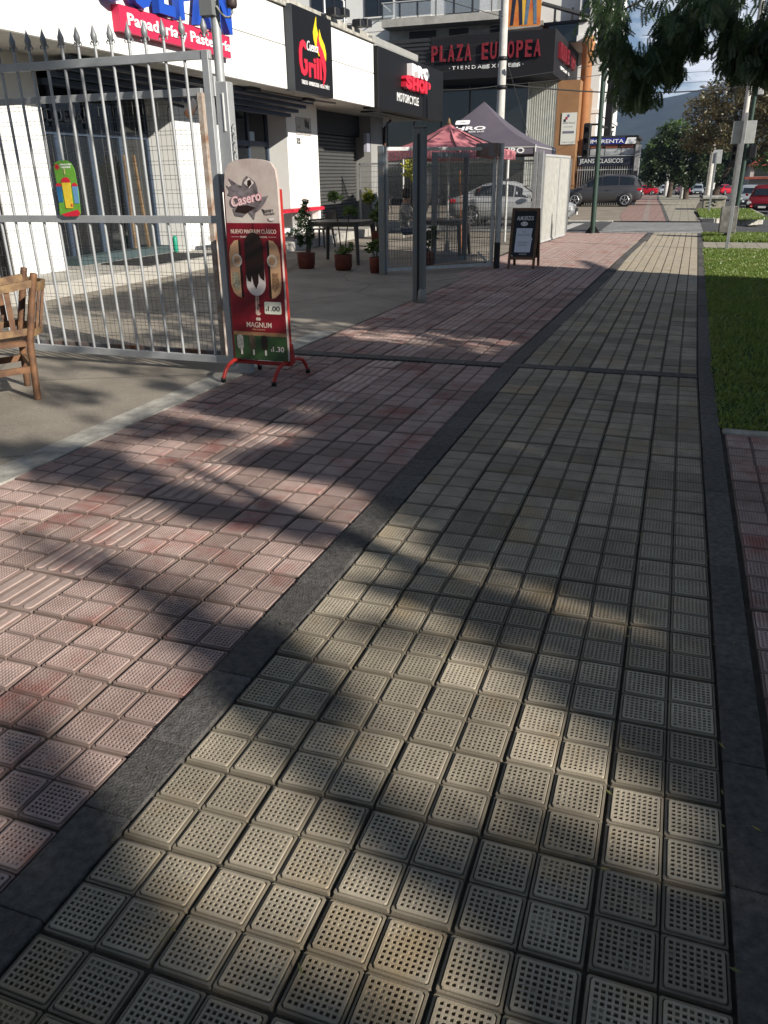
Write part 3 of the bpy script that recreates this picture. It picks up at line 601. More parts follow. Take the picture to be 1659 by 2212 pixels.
MB().prism([(0.55, 0.95), (0.42, 0.98), (0.28, 0.92), (0.2, 0.75), (0.2, 0.5), (0.28, 0.33), (0.42, 0.28), (0.55, 0.32), (0.62, 0.4), (0.62, 0.62), (0.45, 0.62), (0.45, 0.54), (0.5, 0.54), (0.5, 0.42), (0.42, 0.4), (0.36, 0.46), (0.34, 0.6), (0.36, 0.78), (0.42, 0.86), (0.5, 0.82), (0.6, 0.8)], G0, 0.012).build('letter', M_sred, sg)
text('rill', G0 @ Matrix.Translation((0.68, 0.30, 0)), 0.42, M_sred, sg, w=0.72, ext=0.012, bold=0.03, split=True)
text('Cuenca', G0 @ Matrix.Translation((0.60, 0.80, 0.014)) @ Matrix.Rotation(0.02, 4, 'Z'), 0.2, M_wht, sg, w=0.62, ext=0.008, shear=0.35)
MB().prism([(1.28, 0.75), (1.12, 0.9), (1.02, 1.05), (1.0, 1.2), (1.08, 1.33), (1.17, 1.48), (1.2, 1.52), (1.19, 1.35), (1.24, 1.25), (1.33, 1.12), (1.35, 1.3), (1.45, 1.15), (1.62, 1.02), (1.7, 0.85), (1.68, 0.7), (1.5, 0.85)], G0, 0.010).build('flame', M_yl, sg)
MB().prism([(1.30, 0.78), (1.16, 0.95), (1.2, 1.1), (1.3, 1.22), (1.28, 1.1), (1.36, 0.98), (1.5, 0.88), (1.62, 0.7), (1.64, 0.5), (1.58, 0.3), (1.44, 0.16), (1.5, 0.4), (1.42, 0.6)], G0 @ Matrix.Translation((0, 0, 0.011)), 0.010).build('flame', M_sred, sg)
text('TABLITAS · HAMBURGUESAS · ALITAS Y MÁS !!', G0 @ Matrix.Translation((0.28, 0.12, 0)), 0.085, M_wht, sg, w=1.55, ext=0.006, bold=0.0)
sg = thing('motorcycle_shop_sign', 'large black board with white and red motorcycle shop lettering at canopy end', 'sign', (FXX, 26.4, 3.4))
MB().bbox((FXX - 0.35, 23.14, 3.36), (FXX + 0.12, 29.8, 4.88), 0.01).build('board', M_black, sg)
SX = FXX + 0.122
letters('PRO', FX(SX, 26.0, 4.42), 0.62, 0.30, 0.56, M_wht, sg, ext=0.16, bold=0.055)
letters('SHOP', FX(SX, 25.45, 4.05), 0.66, 0.32, 0.62, M_sred, sg, ext=0.16, bold=0.06)
text('MOTORCYCLE', FX(SX, 24.75, 3.66), 0.24, M_wht, sg, w=2.15, ext=0.012, bold=0.0, spacing=1.1, split=True)

# floodlights on the parapet
for k, (yy, zz) in enumerate(((19.85, 5.12), (20.45, 5.20), (21.5, 5.12), (22.0, 5.20))):
    t = thing('floodlight', ('black floodlight on the parapet nearest the flame sign', 'black floodlight raised beside the first one on the parapet', 'black floodlight on the parapet, third from the flame sign', 'black floodlight on the parapet nearest the motorcycle sign')[k], 'lamp', (FXX, yy, zz), 'floodlights on the parapet')
    MB().bbox((FXX + 0.02, yy, zz - 0.02), (FXX + 0.26, yy + 0.34, zz + 0.14), 0.02).build('lamp_body', M_dark, t)
    MB().beam((FXX - 0.2, yy + 0.17, zz + 0.0), (FXX + 0.05, yy + 0.17, zz + 0.05), 0.05, 0.04).build('bracket', M_grey, t)
for k, yy in enumerate((21.0, 22.3)):
    o = MB().tube([(-9.6, yy - 0.8, 5.9), (-9.1, yy - 0.1, 5.95), (-8.9, yy, 5.8), (-8.9, yy, 4.95)], 0.035, 8).build('roof_pipe', M_galv)
    tag(o, ('bent galvanised pipe above the canopy, nearer the flame sign', 'bent galvanised pipe above the canopy, nearer the motorcycle sign')[k], 'pipe', 'bent pipes on the shop roof')

# concrete bench and red bench by the wall
b = thing('concrete_bench', 'low white concrete slab bench by the shop wall behind the ice cream board', 'bench', (-9.0, 16.6, 0.2))
MB().bbox((-9.35, 15.3, 0.40), (-8.75, 18.2, 0.50), 0.02).build('seat', M_wall, b)
for yy in (15.6, 17.4): MB().box((-9.2, yy, 0.2), (-8.9, yy + 0.22, 0.40)).build('leg', M_grey, b)
b = thing('red_bench', 'red board bench beside the stacked chairs', 'bench', (-9.4, 20.0, 0.2))
MB().bbox((-9.75, 18.4, 0.78), (-9.45, 21.8, 0.86), 0.015).build('seat', M_sred, b)
for yy in (18.6, 20.2, 21.5): MB().box((-9.7, yy, 0.2), (-9.5, yy + 0.12, 0.78)).build('leg', M_wall, b)
# ------------------------------------------------------------------ spear-topped gate and its post
GY = 6.12
gate = thing('steel_gate', 'tall grey steel gate of round bars with spear tips', 'gate', (-5.3, 6.12, 0))
def rail(z0, z1, x0, x1, yy, name, m, par): return MB().bbox((x0, yy - 0.02, z0), (x1, yy + 0.02, z1), 0.003).build(name, m, par)
rail(2.455, 2.515, -7.6, -3.56, GY, 'top_rail', M_steel, gate); rail(1.26, 1.32, -7.6, -3.62, GY, 'middle_rail', M_steel, gate); rail(0.09, 0.15, -7.6, -3.62, GY, 'bottom_rail', M_steel, gate)
MB().bbox((-3.63, GY - 0.025, 0.08), (-3.57, GY + 0.025, 2.515), 0.003).build('stile', M_steel, gate)
M_spear = mat('spear_iron', (0.22, 0.235, 0.25), 0.5, 0.3)
bar_me = MB().tube([(0, 0, 0.15), (0, 0, 2.60)], 0.0125, 8).mesh('bar', M_steel)
sp = MB().lathe((0, 0, 2.60), [(0.013, 0), (0.018, 0.005), (0.013, 0.012), (0.011, 0.03), (0.024, 0.045), (0.026, 0.075), (0.014, 0.11), (0.0, 0.155)], 8)
for s in (-1, 1): sp.tube([(s * 0.008, 0, 2.615), (s * 0.03, 0, 2.635), (s * 0.038, 0, 2.62), (s * 0.034, 0, 2.605)], 0.006, 5)
sp_me = sp.mesh('spear_tip', M_spear)
x = -3.63 - 0.14; k = 0
while x > -7.5:
    M = Matrix.Translation((x, GY, 0)) @ Matrix.Rotation(-0.012 + random.gauss(0, 0.002), 4, 'Y')
    b = link('bar', bar_me, gate, M); s_ = link('spear_tip', sp_me, b); k += 1; x -= 0.163
s_ = link('spear_tip', sp_me, gate, Matrix.Translation((-3.60, GY, -0.0)))
mesh_me = {}
def wire_panel(par, A, B, z0, z1, sp, hz, r, m, name='wire'):
    """welded wire mesh between two ground points; the wires are one fine part"""
    A = Vector((*A, 0)); B = Vector((*B, 0)); d = B - A; L = d.length; mb = MB(); n = int(L / sp)
    off = Vector((-d.y, d.x, 0)).normalized() * (2 * r)
    for i in range(n + 1):
        p = A + d * (i / n); mb.tube([(p.x, p.y, z0), (p.x, p.y, z1)], r, 4, False)
    for z in hz: mb.tube([A + off + Vector((0, 0, z)), B + off + Vector((0, 0, z))], r, 4, False)
    o = mb.build(name, m, par); o['kind'] = 'stuff'; return o
M_wire = mat('wire', (0.15, 0.155, 0.155), 0.5, 0.5, var=0.2, scale=8)  # galvanised wire with the shade it stands in put into its colour
inn = thing('mesh_gate_leaf', 'lower grey wire mesh gate leaf right behind the spear gate', 'gate', (-5, 6.45, 0))
MB().bbox((-7.6, 6.43, 2.24), (-3.86, 6.47, 2.295), 0.003).build('top_rail', M_steel, inn); MB().bbox((-7.6, 6.43, 0.06), (-3.86, 6.47, 0.12), 0.003).build('bottom_rail', M_rust, inn)
MB().bbox((-3.90, 6.425, 0.06), (-3.85, 6.475, 2.26), 0.003).build('stile', mat('peeling_white', (0.5, 0.48, 0.44), 0.7, col2=(0.22, 0.12, 0.07), scale=7), inn)
hz = []
z = 0.2
while z < 2.2: hz += [z, z + 0.03]; z += 0.117
wire_panel(inn, (-7.6, 6.45), (-3.90, 6.45), 0.12, 2.24, 0.05, hz, 0.0017, M_wire)
MB().beam((-3.92, 6.44, 2.20), (-4.02, 6.44, 2.09), 0.02, 0.07).build('brace_plate', M_rust, inn)
MB().tube([(-4.02, 6.40, 2.16), (-4.15, 6.40, 2.19), (-4.17, 6.40, 2.15), (-4.175, 6.40, 2.05)], 0.012, 8).build('latch_handle', M_dark, inn)
# hinge post with conduit
hp = thing('gate_post', 'thick grey steel gate post with conduit pipe beside the ice cream board', 'post', (-3.5, 6.19, 0))
MB().bbox((-3.56, 6.14, 0.0), (-3.45, 6.24, 2.30), 0.006).build('shaft', M_steel, hp)
MB().tube([(-3.53, 6.19, 2.29), (-3.53, 6.19, 3.4)], 0.037, 12).build('conduit', M_steel, hp)
MB().prism([(-0.055, 0), (0.055, 0.0), (0.05, 0.16), (0.045, 0.35), (-0.05, 0.35)], FY(-3.555, 6.1, 2.74), -0.10).build('junction_box', mat('box_grey', (0.16, 0.17, 0.175), 0.6), hp)
MB().lathe((-3.36, 6.15, 2.78), [(0.0, 0), (0.035, 0.0), (0.042, 0.02), (0.04, 0.12), (0.0, 0.13)], 12).build('sensor', mat('brown_sensor', (0.05, 0.035, 0.035), 0.5), hp)
MB().tube([(-3.49, 6.15, 2.80), (-3.46, 6.15, 2.76), (-3.42, 6.15, 2.725), (-3.38, 6.15, 2.72), (-3.355, 6.15, 2.75), (-3.36, 6.15, 2.785)], 0.009, 6).build('cable', M_grey, hp)
for z in (0.55, 1.5, 2.2): MB().bbox((-3.58, 6.13, z), (-3.55, 6.17, z + 0.14), 0.004).build('hinge', M_steel, hp)
MB().box((-3.495, 6.132, 1.95), (-3.485, 6.139, 2.22)).build('chalk_mark', M_wht, hp)
ch = MB()
for k in range(9):
    c = Vector((-3.425, 6.15, 1.98 - k * 0.033)); a = (k % 2) * math.pi / 2
    ring = [c + Vector((0.011 * math.cos(t) * math.cos(a), 0.011 * math.cos(t) * math.sin(a), 0.02 * math.sin(t))) for t in [i * math.pi / 4 for i in range(9)]]
    ch.tube(ring, 0.004, 5, False)
o = ch.build('chain', M_galv); tag(o, 'short steel chain hanging on the gate post above the ice cream board', 'chain')

# green price banner on the gate: lollies without the printed faces
bn = thing('ice_lolly_banner', 'small green printed banner with fruit ice lollies tied to the gate', 'banner', (-5.07, 6.08, 1.3))
BM = frame((-5.19, 6.08, 1.31), (1, 0, 0), (0, 0.02, 1))
MB().prism([(0.0, 0.02), (0.06, 0.0), (0.20, 0.005), (0.225, 0.025), (0.235, 0.2), (0.225, 0.38), (0.20, 0.43), (0.15, 0.455), (0.08, 0.455), (0.03, 0.44), (0.01, 0.40), (0.02, 0.2)], BM, 0.004).build('sheet', mat('banner_green', (0.16, 0.42, 0.05), 0.35, var=0.25, scale=9), bn)
def pl2(poly, z, m, nm): MB().prism(poly, BM @ Matrix.Translation((0, 0, z)), 0.002).build(nm, m, bn)
pl2([(0.02, 0.02), (0.06, 0.002), (0.2, 0.006), (0.224, 0.03), (0.2, 0.06)], 0.004, M_sred, 'red_foot')
for cx, w, z0, z1, body in ((0.035, 0.06, 0.12, 0.28, (0.03, 0.16, 0.34)), (0.205, 0.06, 0.11, 0.28, (0.16, 0.35, 0.60)), (0.12, 0.095, 0.07, 0.31, (0.85, 0.62, 0.05))):
    pl2([(cx - w / 2 * 0.8, z0), (cx + w / 2 * 0.8, z0), (cx + w / 2, z1 - 0.03), (cx - w / 2, z1 - 0.03)], 0.005 if w < 0.09 else 0.0075, mat('lolly%.2f' % cx, body, 0.4, var=0.2, scale=30), 'lolly')
    pl2(circ(cx, z1 - 0.031, w / 2 * 1.05, w / 2 * 0.9, 10, 0, math.pi), 0.006 if w < 0.09 else 0.0085, M_sred, 'lolly_cap')
pl2([(0.115, 0.345), (0.125, 0.345), (0.125, 0.39), (0.115, 0.39)], 0.0075, mat('lolly_stick', (0.6, 0.5, 0.25), 0.6), 'lolly_stick')
pl2(circ(0.045, 0.405, 0.022, 0.022, 12), 0.004, M_sred, 'round_badge')
text('¡TÓMATE LA VIDA', BM @ Matrix.Translation((0.075, 0.415, 0.004)), 0.015, M_wht, bn, w=0.12, ext=0.002); text('CON FELICIDAD!', BM @ Matrix.Translation((0.085, 0.393, 0.004)), 0.015, M_wht, bn, w=0.10, ext=0.002)
text('$2', BM @ Matrix.Translation((0.14, 0.085, 0.0096)), 0.025, M_sred, bn, ext=0.002)

# ------------------------------------------------------------------ ice cream pavement board
ic = thing('ice_cream_board', 'tall red ice cream board with rounded white top on curved red feet', 'signboard', (-3.25, 6.07, 0))
M_redp = mat('red_enamel', (0.42, 0.03, 0.025), 0.4, var=0.15, scale=10)
M_mag = mat('poster_red', (0.21, 0.006, 0.016), 0.28, col2=(0.10, 0.004, 0.010), scale=3.5)
IB = frame((-3.50, 6.00, 0.165), (1, 0, 0), (0, 0.018, 1)); W = 0.51; HH = 1.57
def ip(poly, z, m, nm, t=0.0016): return MB().prism(poly, IB @ Matrix.Translation((0, 0, z)), t).build(nm, m, ic)
out = [(0.0, 0), (W, 0.0), (W - 0.02, 1.40), (W - 0.035, 1.50)] + [(W / 2 + (W / 2 - 0.055) * math.cos(t), 1.525 + 0.055 * math.sin(t)) for t in [math.pi * i / 12 for i in range(13)]] + [(0.035, 1.50), (0.02, 1.40)]
ip(out, -0.035, mat('board_white', (0.56, 0.50, 0.45), 0.35, col2=(0.42, 0.33, 0.31), scale=5), 'panel', 0.035)
ip([(0.002, 0.0), (W - 0.002, 0), (W - 0.013, 1.105), (0.013, 1.105)], 0.0006, M_mag, 'poster')
ip([(0.003, 0.002), (W - 0.003, 0.002), (W - 0.006, 0.235), (0.006, 0.235)], 0.0024, mat('poster_green', (0.045, 0.11, 0.035), 0.3, col2=(0.02, 0.045, 0.02), scale=5), 'poster_strip')
ip([(0.006, 0.205), (W - 0.006, 0.205), (W - 0.0065, 0.235), (0.0065, 0.235)], 0.0042, mat('poster_tan', (0.30, 0.16, 0.08), 0.35), 'poster_strip')
M_choc = mat('chocolate', (0.022, 0.009, 0.007), 0.25); M_cream = mat('vanilla', (0.66, 0.58, 0.55), 0.4); M_tan = mat('biscuit', (0.50, 0.30, 0.17), 0.5); M_stick = mat('lolly_wood', (0.52, 0.36, 0.30), 0.5)
cx = W / 2 - 0.005
ip(circ(cx, 0.63, 0.088, 0.095, 18, math.pi, 2 * math.pi) + [(cx + 0.083, 0.80), (cx - 0.083, 0.80)], 0.0026, M_cream, 'ice_cream')
ip([(cx - 0.085, 0.70), (cx - 0.07, 0.655), (cx - 0.045, 0.645), (cx - 0.035, 0.70), (cx - 0.02, 0.63), (cx + 0.0, 0.59), (cx + 0.025, 0.64), (cx + 0.03, 0.72), (cx + 0.045, 0.68), (cx + 0.08, 0.655), (cx + 0.085, 0.70), (cx + 0.082, 0.92)] + circ(cx, 0.93, 0.080, 0.105, 10, 0, math.pi) + [(cx - 0.082, 0.92)], 0.0044, M_choc, 'chocolate_coat')
ip([(cx - 0.014, 0.53), (cx + 0.018, 0.53), (cx + 0.013, 0.40)] + circ(cx + 0.003, 0.395, 0.024, 0.02, 8, 0, -math.pi) + [(cx - 0.018, 0.42)], 0.0026, M_stick, 'stick')
ip([(cx + 0.002, 1.035), (cx + 0.010, 1.035), (cx + 0.006, 1.105), (cx + 0.0, 1.105)], 0.0026, M_choc, 'chocolate_drip')
for s in (-1, 1):
    bx = cx + s * 0.195
    def q(u): return bx + s * u
    hp_ = [(q(-0.055), 0.975), (q(-0.02), 0.97), (q(0.02), 0.93), (q(0.038), 0.86), (q(0.038), 0.62), (q(0.02), 0.56), (q(-0.02), 0.525), (q(-0.055), 0.515)]
    ip(hp_ if s < 0 else hp_, 0.0024, M_tan, 'biscuit_half'); ip([(q(-0.075), 0.97), (q(-0.055), 0.975), (q(-0.055), 0.515), (q(-0.075), 0.525)], 0.0026, M_choc, 'biscuit_half')
    ip(circ(q(-0.035), 0.815, 0.045, 0.05, 16), 0.0042, mat('medallion', (0.55, 0.50, 0.44), 0.4), 'medallion')
    ip(circ(q(-0.035), 0.815, 0.032, 0.037, 16), 0.006, M_tan, 'medallion')
    ip([(q(-0.04), 0.72), (q(0.015), 0.72), (q(0.02), 0.62), (q(-0.02), 0.57), (q(-0.045), 0.60)], 0.0042, mat('vanilla_flower' if s < 0 else 'biscuit_dark', (0.55, 0.5, 0.35) if s < 0 else (0.38, 0.21, 0.11), 0.5, var=0.7, scale=60), 'biscuit_print')
text('M', IB @ Matrix.Translation((cx - 0.178, 0.795, 0.0077)), 0.035, mat('dark_gold', (0.25, 0.18, 0.1), 0.4), ic, ext=0.001)
text('NUEVO MAGNUM CLÁSICO', IB @ Matrix.Translation((0.05, 1.025, 0.0024)), 0.034, mat('pale_gold', (0.62, 0.50, 0.42), 0.4), ic, w=0.41, ext=0.0014, bold=0.0)
text('ELABORADO POR EXPERTOS', IB @ Matrix.Translation((0.135, 0.992, 0.0024)), 0.015, MATS['pale_gold'], ic, w=0.24, ext=0.0014)
ip([(0.05, 0.998), (0.125, 0.998), (0.125, 1.0), (0.05, 1.0)], 0.0024, MATS['pale_gold'], 'rule'); ip([(0.385, 0.998), (0.46, 0.998), (0.46, 1.0), (0.385, 1.0)], 0.0024, MATS['pale_gold'], 'rule')
text('MAGNUM', IB @ Matrix.Translation((0.135, 0.275, 0.0024)), 0.045, MATS['pale_gold'], ic, w=0.235, ext=0.0014, bold=0.004)
text('fiel al placer', IB @ Matrix.Translation((0.19, 0.252, 0.0024)), 0.014, M_tan, ic, w=0.12, ext=0.0014)
ip(circ(cx - 0.01, 0.345, 0.012, 0.014, 12), 0.0024, MATS['pale_gold'], 'heart_mark'); ip(circ(cx + 0.01, 0.345, 0.012, 0.014, 12), 0.0026, MATS['pale_gold'], 'heart_mark')
text('Magnum', IB @ Matrix.Translation((cx + 0.012, 0.42, 0.0044)) @ Matrix.Rotation(math.pi / 2, 4, 'Z'), 0.018, M_choc, ic, w=0.10, ext=0.001, bold=0.01)
ip(rrect(0.315, 0.39, 0.47, 0.49, 0.012), 0.0024, mat('price_card', (0.62, 0.62, 0.52), 0.4), 'price_tag')
text('$', IB @ Matrix.Translation((0.326, 0.415, 0.0042)), 0.02, M_dark, ic, ext=0.001); text('1.00', IB @ Matrix.Translation((0.347, 0.415, 0.0042)), 0.043, M_dark, ic, w=0.11, ext=0.001, bold=0.012)
text('$', IB @ Matrix.Translation((0.352, 0.078, 0.0042)), 0.02, M_cream, ic, ext=0.001); text('1.30', IB @ Matrix.Translation((0.372, 0.078, 0.0042)), 0.045, M_cream, ic, w=0.105, ext=0.001, bold=0.006)
for k, c_ in enumerate(((0.5, 0.47, 0.42), (0.10, 0.075, 0.05), (0.028, 0.018, 0.012))):
    bx = 0.065 + k * 0.115; ip(rrect(bx - 0.03, 0.085, bx + 0.03, 0.21, 0.0295, 5), 0.006, mat('lolly_print%d' % k, c_, 0.4, var=0.5, scale=70), 'ice_lolly'); ip(rrect(bx + 0.0, 0.04, bx + 0.016, 0.086, 0.006), 0.006, M_cream, 'stick')
# upper panel: splash picture and lettering
splash = [(0.10, 1.16), (0.17, 1.15), (0.22, 1.19), (0.27, 1.13), (0.285, 1.18), (0.33, 1.21), (0.37, 1.25), (0.41, 1.31), (0.35, 1.30), (0.32, 1.33), (0.315, 1.37), (0.30, 1.41), (0.26, 1.44), (0.225, 1.455), (0.20, 1.43), (0.18, 1.38), (0.14, 1.395), (0.09, 1.425), (0.065, 1.44), (0.095, 1.39), (0.06, 1.375), (0.04, 1.39), (0.065, 1.345), (0.045, 1.315), (0.10, 1.30), (0.12, 1.25), (0.085, 1.21)]
ip(splash, 0.0024, mat('cocoa_splash', (0.055, 0.04, 0.045), 0.35, col2=(0.22, 0.19, 0.20), scale=16), 'splash')
ip(circ(0.245, 1.405, 0.045, 0.04, 4), 0.0042, M_cream, 'ice_cube'); ip([(0.24, 1.37), (0.27, 1.395), (0.262, 1.43), (0.235, 1.42), (0.232, 1.39)], 0.006, M_choc, 'chocolate_chunk')
ip([(0.10, 1.19), (0.2, 1.175), (0.29, 1.22), (0.22, 1.24), (0.13, 1.23)], 0.0042, M_choc, 'chocolate_chunk')
for bold, z, mm in ((0.045, 0.006, mat('pink_outline', (0.55, 0.22, 0.26), 0.4)), (0.012, 0.0078, mat('pale_pink', (0.72, 0.55, 0.55), 0.4))):
    text('Casero', IB @ Matrix.Translation((0.082 if bold < 0.02 else 0.076, 1.225, z)) @ Matrix.Rotation(0.2, 4, 'Z'), 0.075, mm, ic, w=0.27 if bold < 0.02 else 0.285, ext=0.0014, bold=bold, shear=0.15)
text('LECHE Y', IB @ Matrix.Translation((0.372, 1.185, 0.0024)) @ Matrix.Rotation(0.08, 4, 'Z'), 0.02, M_dark, ic, w=0.075, ext=0.001, bold=0.01); text('CHOCOLATE', IB @ Matrix.Translation((0.372, 1.163, 0.0024)) @ Matrix.Rotation(0.08, 4, 'Z'), 0.016, M_dark, ic, w=0.085, ext=0.001)
ip(circ(0.425, 1.135, 0.03, 0.017, 14), 0.0024, M_grey, 'seal'); ip(circ(0.425, 1.135, 0.025, 0.013, 14), 0.0042, M_cream, 'seal')
ip([(0.345, 1.215), (0.368, 1.20), (0.368, 1.165)], 0.0024, M_dark, 'arrow_mark')
# frame and feet
fr = MB()
fr.beam((-3.00, 6.06, 0.12), (-3.02, 6.085, 1.52), 0.016, 0.05, up=(0, 1, 0)); fr.beam((-3.525, 6.06, 0.12), (-3.505, 6.085, 1.52), 0.016, 0.05, up=(0, 1, 0)); fr.build('side_frame', M_redp, ic)
MB().tube([(-3.53, 6.07, 0.125), (-2.99, 6.07, 0.125)], 0.017, 10).build('cross_tube', M_redp, ic)
for xx in (-3.50, -3.02):
    MB().tube([(xx - 0.02, 5.80, 0.02), (xx - 0.01, 5.83, 0.09), (xx, 5.88, 0.135), (xx, 5.95, 0.15), (xx, 6.07, 0.155), (xx + 0.01, 6.20, 0.15), (xx + 0.03, 6.27, 0.13), (xx + 0.04, 6.31, 0.08), (xx + 0.05, 6.33, 0.02)], 0.0165, 10).build('foot', M_redp, ic)
    for p in ((xx - 0.02, 5.80, 0.0), (xx + 0.05, 6.33, 0.0)): MB().lathe(p, [(0.02, 0), (0.021, 0.03), (0.018, 0.035)], 10).build('rubber_tip', M_dark, ic)
    MB().prism([(-0.05, 0.13), (0.05, 0.13), (0.015, 0.30), (-0.015, 0.30)], frame((xx + (0.03 if xx > -3.2 else -0.03), 6.07, 0), (0, 1, 0), (0, 0, 1)), 0.008).build('gusset', M_redp, ic)
# ------------------------------------------------------------------ wooden chairs at the left edge
M_wood = mat('weathered_wood', (0.20, 0.10, 0.047), 0.6, col2=(0.075, 0.038, 0.024), scale=7, bump=0.25, bscale=40)
M_wood2 = mat('worn_wood', (0.27, 0.175, 0.085), 0.65, col2=(0.11, 0.06, 0.035), scale=9, bump=0.25, bscale=40)
def wooden_chair(loc, label, group):
    """a slatted chair; back towards local -y"""
    c = thing('wooden_chair', label, 'chair', loc, group); ox, oy, _ = loc
    def P(x, y, z): return (ox + x, oy + y, z)
    for s in (-1, 1):
        MB().tube([P(s * 0.27, -0.02, 0.0), P(s * 0.262, -0.04, 0.45), P(s * 0.25, -0.15, 0.93), P(s * 0.25, -0.156, 0.955), P(s * 0.25, -0.157, 0.96)], [0.027, 0.029, 0.026, 0.027, 0.018], 10).build('leg', M_wood, c)
        MB().beam(P(s * 0.25, 0.44, 0.0), P(s * 0.25, 0.43, 0.80), 0.05, 0.05).build('leg', M_wood, c)
        MB().beam(P(s * 0.26, -0.02, 0.24), P(s * 0.25, 0.44, 0.22), 0.025, 0.05).build('stretcher', M_wood, c)
        MB().beam(P(s * 0.25, -0.13, 0.885), P(s * 0.25, 0.46, 0.80), 0.045, 0.055).build('armrest', M_wood2, c); MB().beam(P(s * 0.255, -0.04, 0.53), P(s * 0.25, 0.45, 0.50), 0.03, 0.05).build('lower_rail', M_wood2, c)
        for t in (0.06, 0.16, 0.26, 0.36): MB().beam(P(s * 0.25, t, 0.52), P(s * 0.25, t, 0.86 - 0.12 * t), 0.04, 0.016, up=(1, 0, 0)).build('arm_slat', M_wood, c)
    def arc(t, z): return P(-0.25 + 0.5 * t, -0.04 - 0.10 * max(0, (z - 0.45) / 0.45) - 0.10 * math.sin(math.pi * t), z)
    for z0, z1, nm, w, mm in ((0.82, 0.885, 'top_rail', 0.028, M_wood2), (0.485, 0.54, 'lower_rail', 0.03, M_wood2)):
        mb = MB(); n = 12
        for side in (0,):
            vs = []
            for i in range(n + 1):
                t = i / n; a = Vector(arc(t, z0)); d = Vector((0, -w, 0)); b = Vector(arc(t, z1))
                vs += [a, a + d, b + d, b]
            fs = []
            for i in range(n):
                for k in range(4): fs.append((i * 4 + k, i * 4 + (k + 1) % 4, i * 4 + 4 + (k + 1) % 4, i * 4 + 4 + k))
            fs += [(3, 2, 1, 0), (n * 4, n * 4 + 1, n * 4 + 2, n * 4 + 3)]
            mb.add(vs, fs)
        mb.build(nm, mm, c)
    for i in range(5):
        t = 0.14 + 0.18 * i; a = Vector(arc(t, 0.53)) + Vector((0, -0.014, 0)); b = Vector(arc(t, 0.83)) + Vector((0, -0.014, 0))
        MB().beam(a, b, 0.045, 0.018, up=(0, 1, 0)).build('slat', M_wood, c)
    MB().bbox(P(-0.27, -0.06, 0.42), P(0.27, 0.47, 0.46), 0.012).build('seat', M_wood, c)
    for yy in (0.43, -0.03): MB().beam(P(-0.25, yy, 0.25), P(0.25, yy, 0.25), 0.03, 0.05).build('stretcher', M_wood2, c)
    return c
c1 = wooden_chair((-4.89, 5.03, 0), 'weathered brown wooden armchair with slatted sides cut by the left edge', None)
c1.rotation_euler = (0, 0, math.radians(140))

# ------------------------------------------------------------------ mid-ground posts and mesh enclosure
M_bpost = mat('blue_grey_post', (0.11, 0.15, 0.19), 0.55, 0.2, col2=(0.16, 0.15, 0.13), scale=4, bump=0.15)
M_wgalv = mat('white_galvanised', (0.55, 0.56, 0.55), 0.5, 0.3, var=0.2, scale=7)
p = thing('steel_post', 'lone blue-grey rusty square steel post on the pavement edge', 'post', (-3.27, 10.7, 0))
MB().bbox((-3.35, 10.64, 0), (-3.19, 10.76, 2.17), 0.006).build('shaft', M_bpost, p); MB().box((-3.36, 10.63, 2.171), (-3.18, 10.77, 2.19)).build('cap', M_bpost, p)
MB().box((-3.285, 10.633, 0.02), (-3.255, 10.639, 2.1)).build('seam', M_dark, p); MB().lathe((-3.23, 10.68, 0), [(0.07, 0), (0.06, 0.16), (0.03, 0.2)], 10).build('weld_foot', M_grey, p)
L_, R_ = (-4.81, 13.75), (-3.22, 15.1)
eg = thing('mesh_gate', 'galvanised wire mesh gate beside the pavement board, screening the tables', 'gate', (-4.0, 14.4, 0))
def framed(par, A, B, z0, z1, w, m, wm, sp=0.05, hz=0.15):
    for P_ in (A, B): MB().beam((P_[0], P_[1], z0), (P_[0], P_[1], z1), w, w).build('stile', m, par)
    for z in (z0 + w / 2, z1 - w / 2): MB().beam((A[0], A[1], z), (B[0], B[1], z), w, w).build('rail', m, par)
    zz = []; z = z0 + w
    while z < z1 - w: zz.append(z); z += hz
    wire_panel(par, A, B, z0 + w, z1 - w, sp, zz, 0.0042, wm)
framed(eg, L_, R_, 0.05, 2.06, 0.055, M_galv, M_wire)
MB().beam((R_[0] - 0.02, R_[1], 0.06), (R_[0] - 0.22, R_[1] - 0.16, 0.3), 0.03, 0.03).build('brace', M_galv, eg)
p = thing('steel_post', 'dark blue steel post at the left end of the mesh gate by the pots', 'post', (-4.86, 13.72, 0)); MB().bbox((-4.92, 13.66, 0), (-4.81, 13.77, 2.08), 0.005).build('shaft', M_bpost, p)
p = thing('steel_post', 'round silver pole with dark foot right beside the pavement board', 'post', (-3.13, 15.17, 0)); MB().tube([(-3.13, 15.17, 0.45), (-3.13, 15.17, 2.12)], 0.055, 12).build('shaft', M_galv, p); MB().tube([(-3.13, 15.17, 0), (-3.13, 15.17, 0.46)], 0.057, 12).build('dark_foot', M_dark, p)
MB().box((-3.52, 14.9, 1.9), (-3.14, 15.12, 2.12)).build('latch_plate', M_rust, p)
eg2 = thing('mesh_gate', 'second wire mesh gate leaf standing just behind the first by the tables', 'gate', (-4.2, 15.6, 0))
framed(eg2, (-4.36, 15.2), (-3.98, 16.07), 0.05, 2.0, 0.09, M_bpost, M_wire, 0.04, 0.12)
wf = thing('white_mesh_fence', 'white painted mesh fence running to the street corner', 'fence', (-3.05, 22, 0))
M_wmesh = mat('white_wire', (0.62, 0.62, 0.58), 0.6, var=0.2, scale=6)
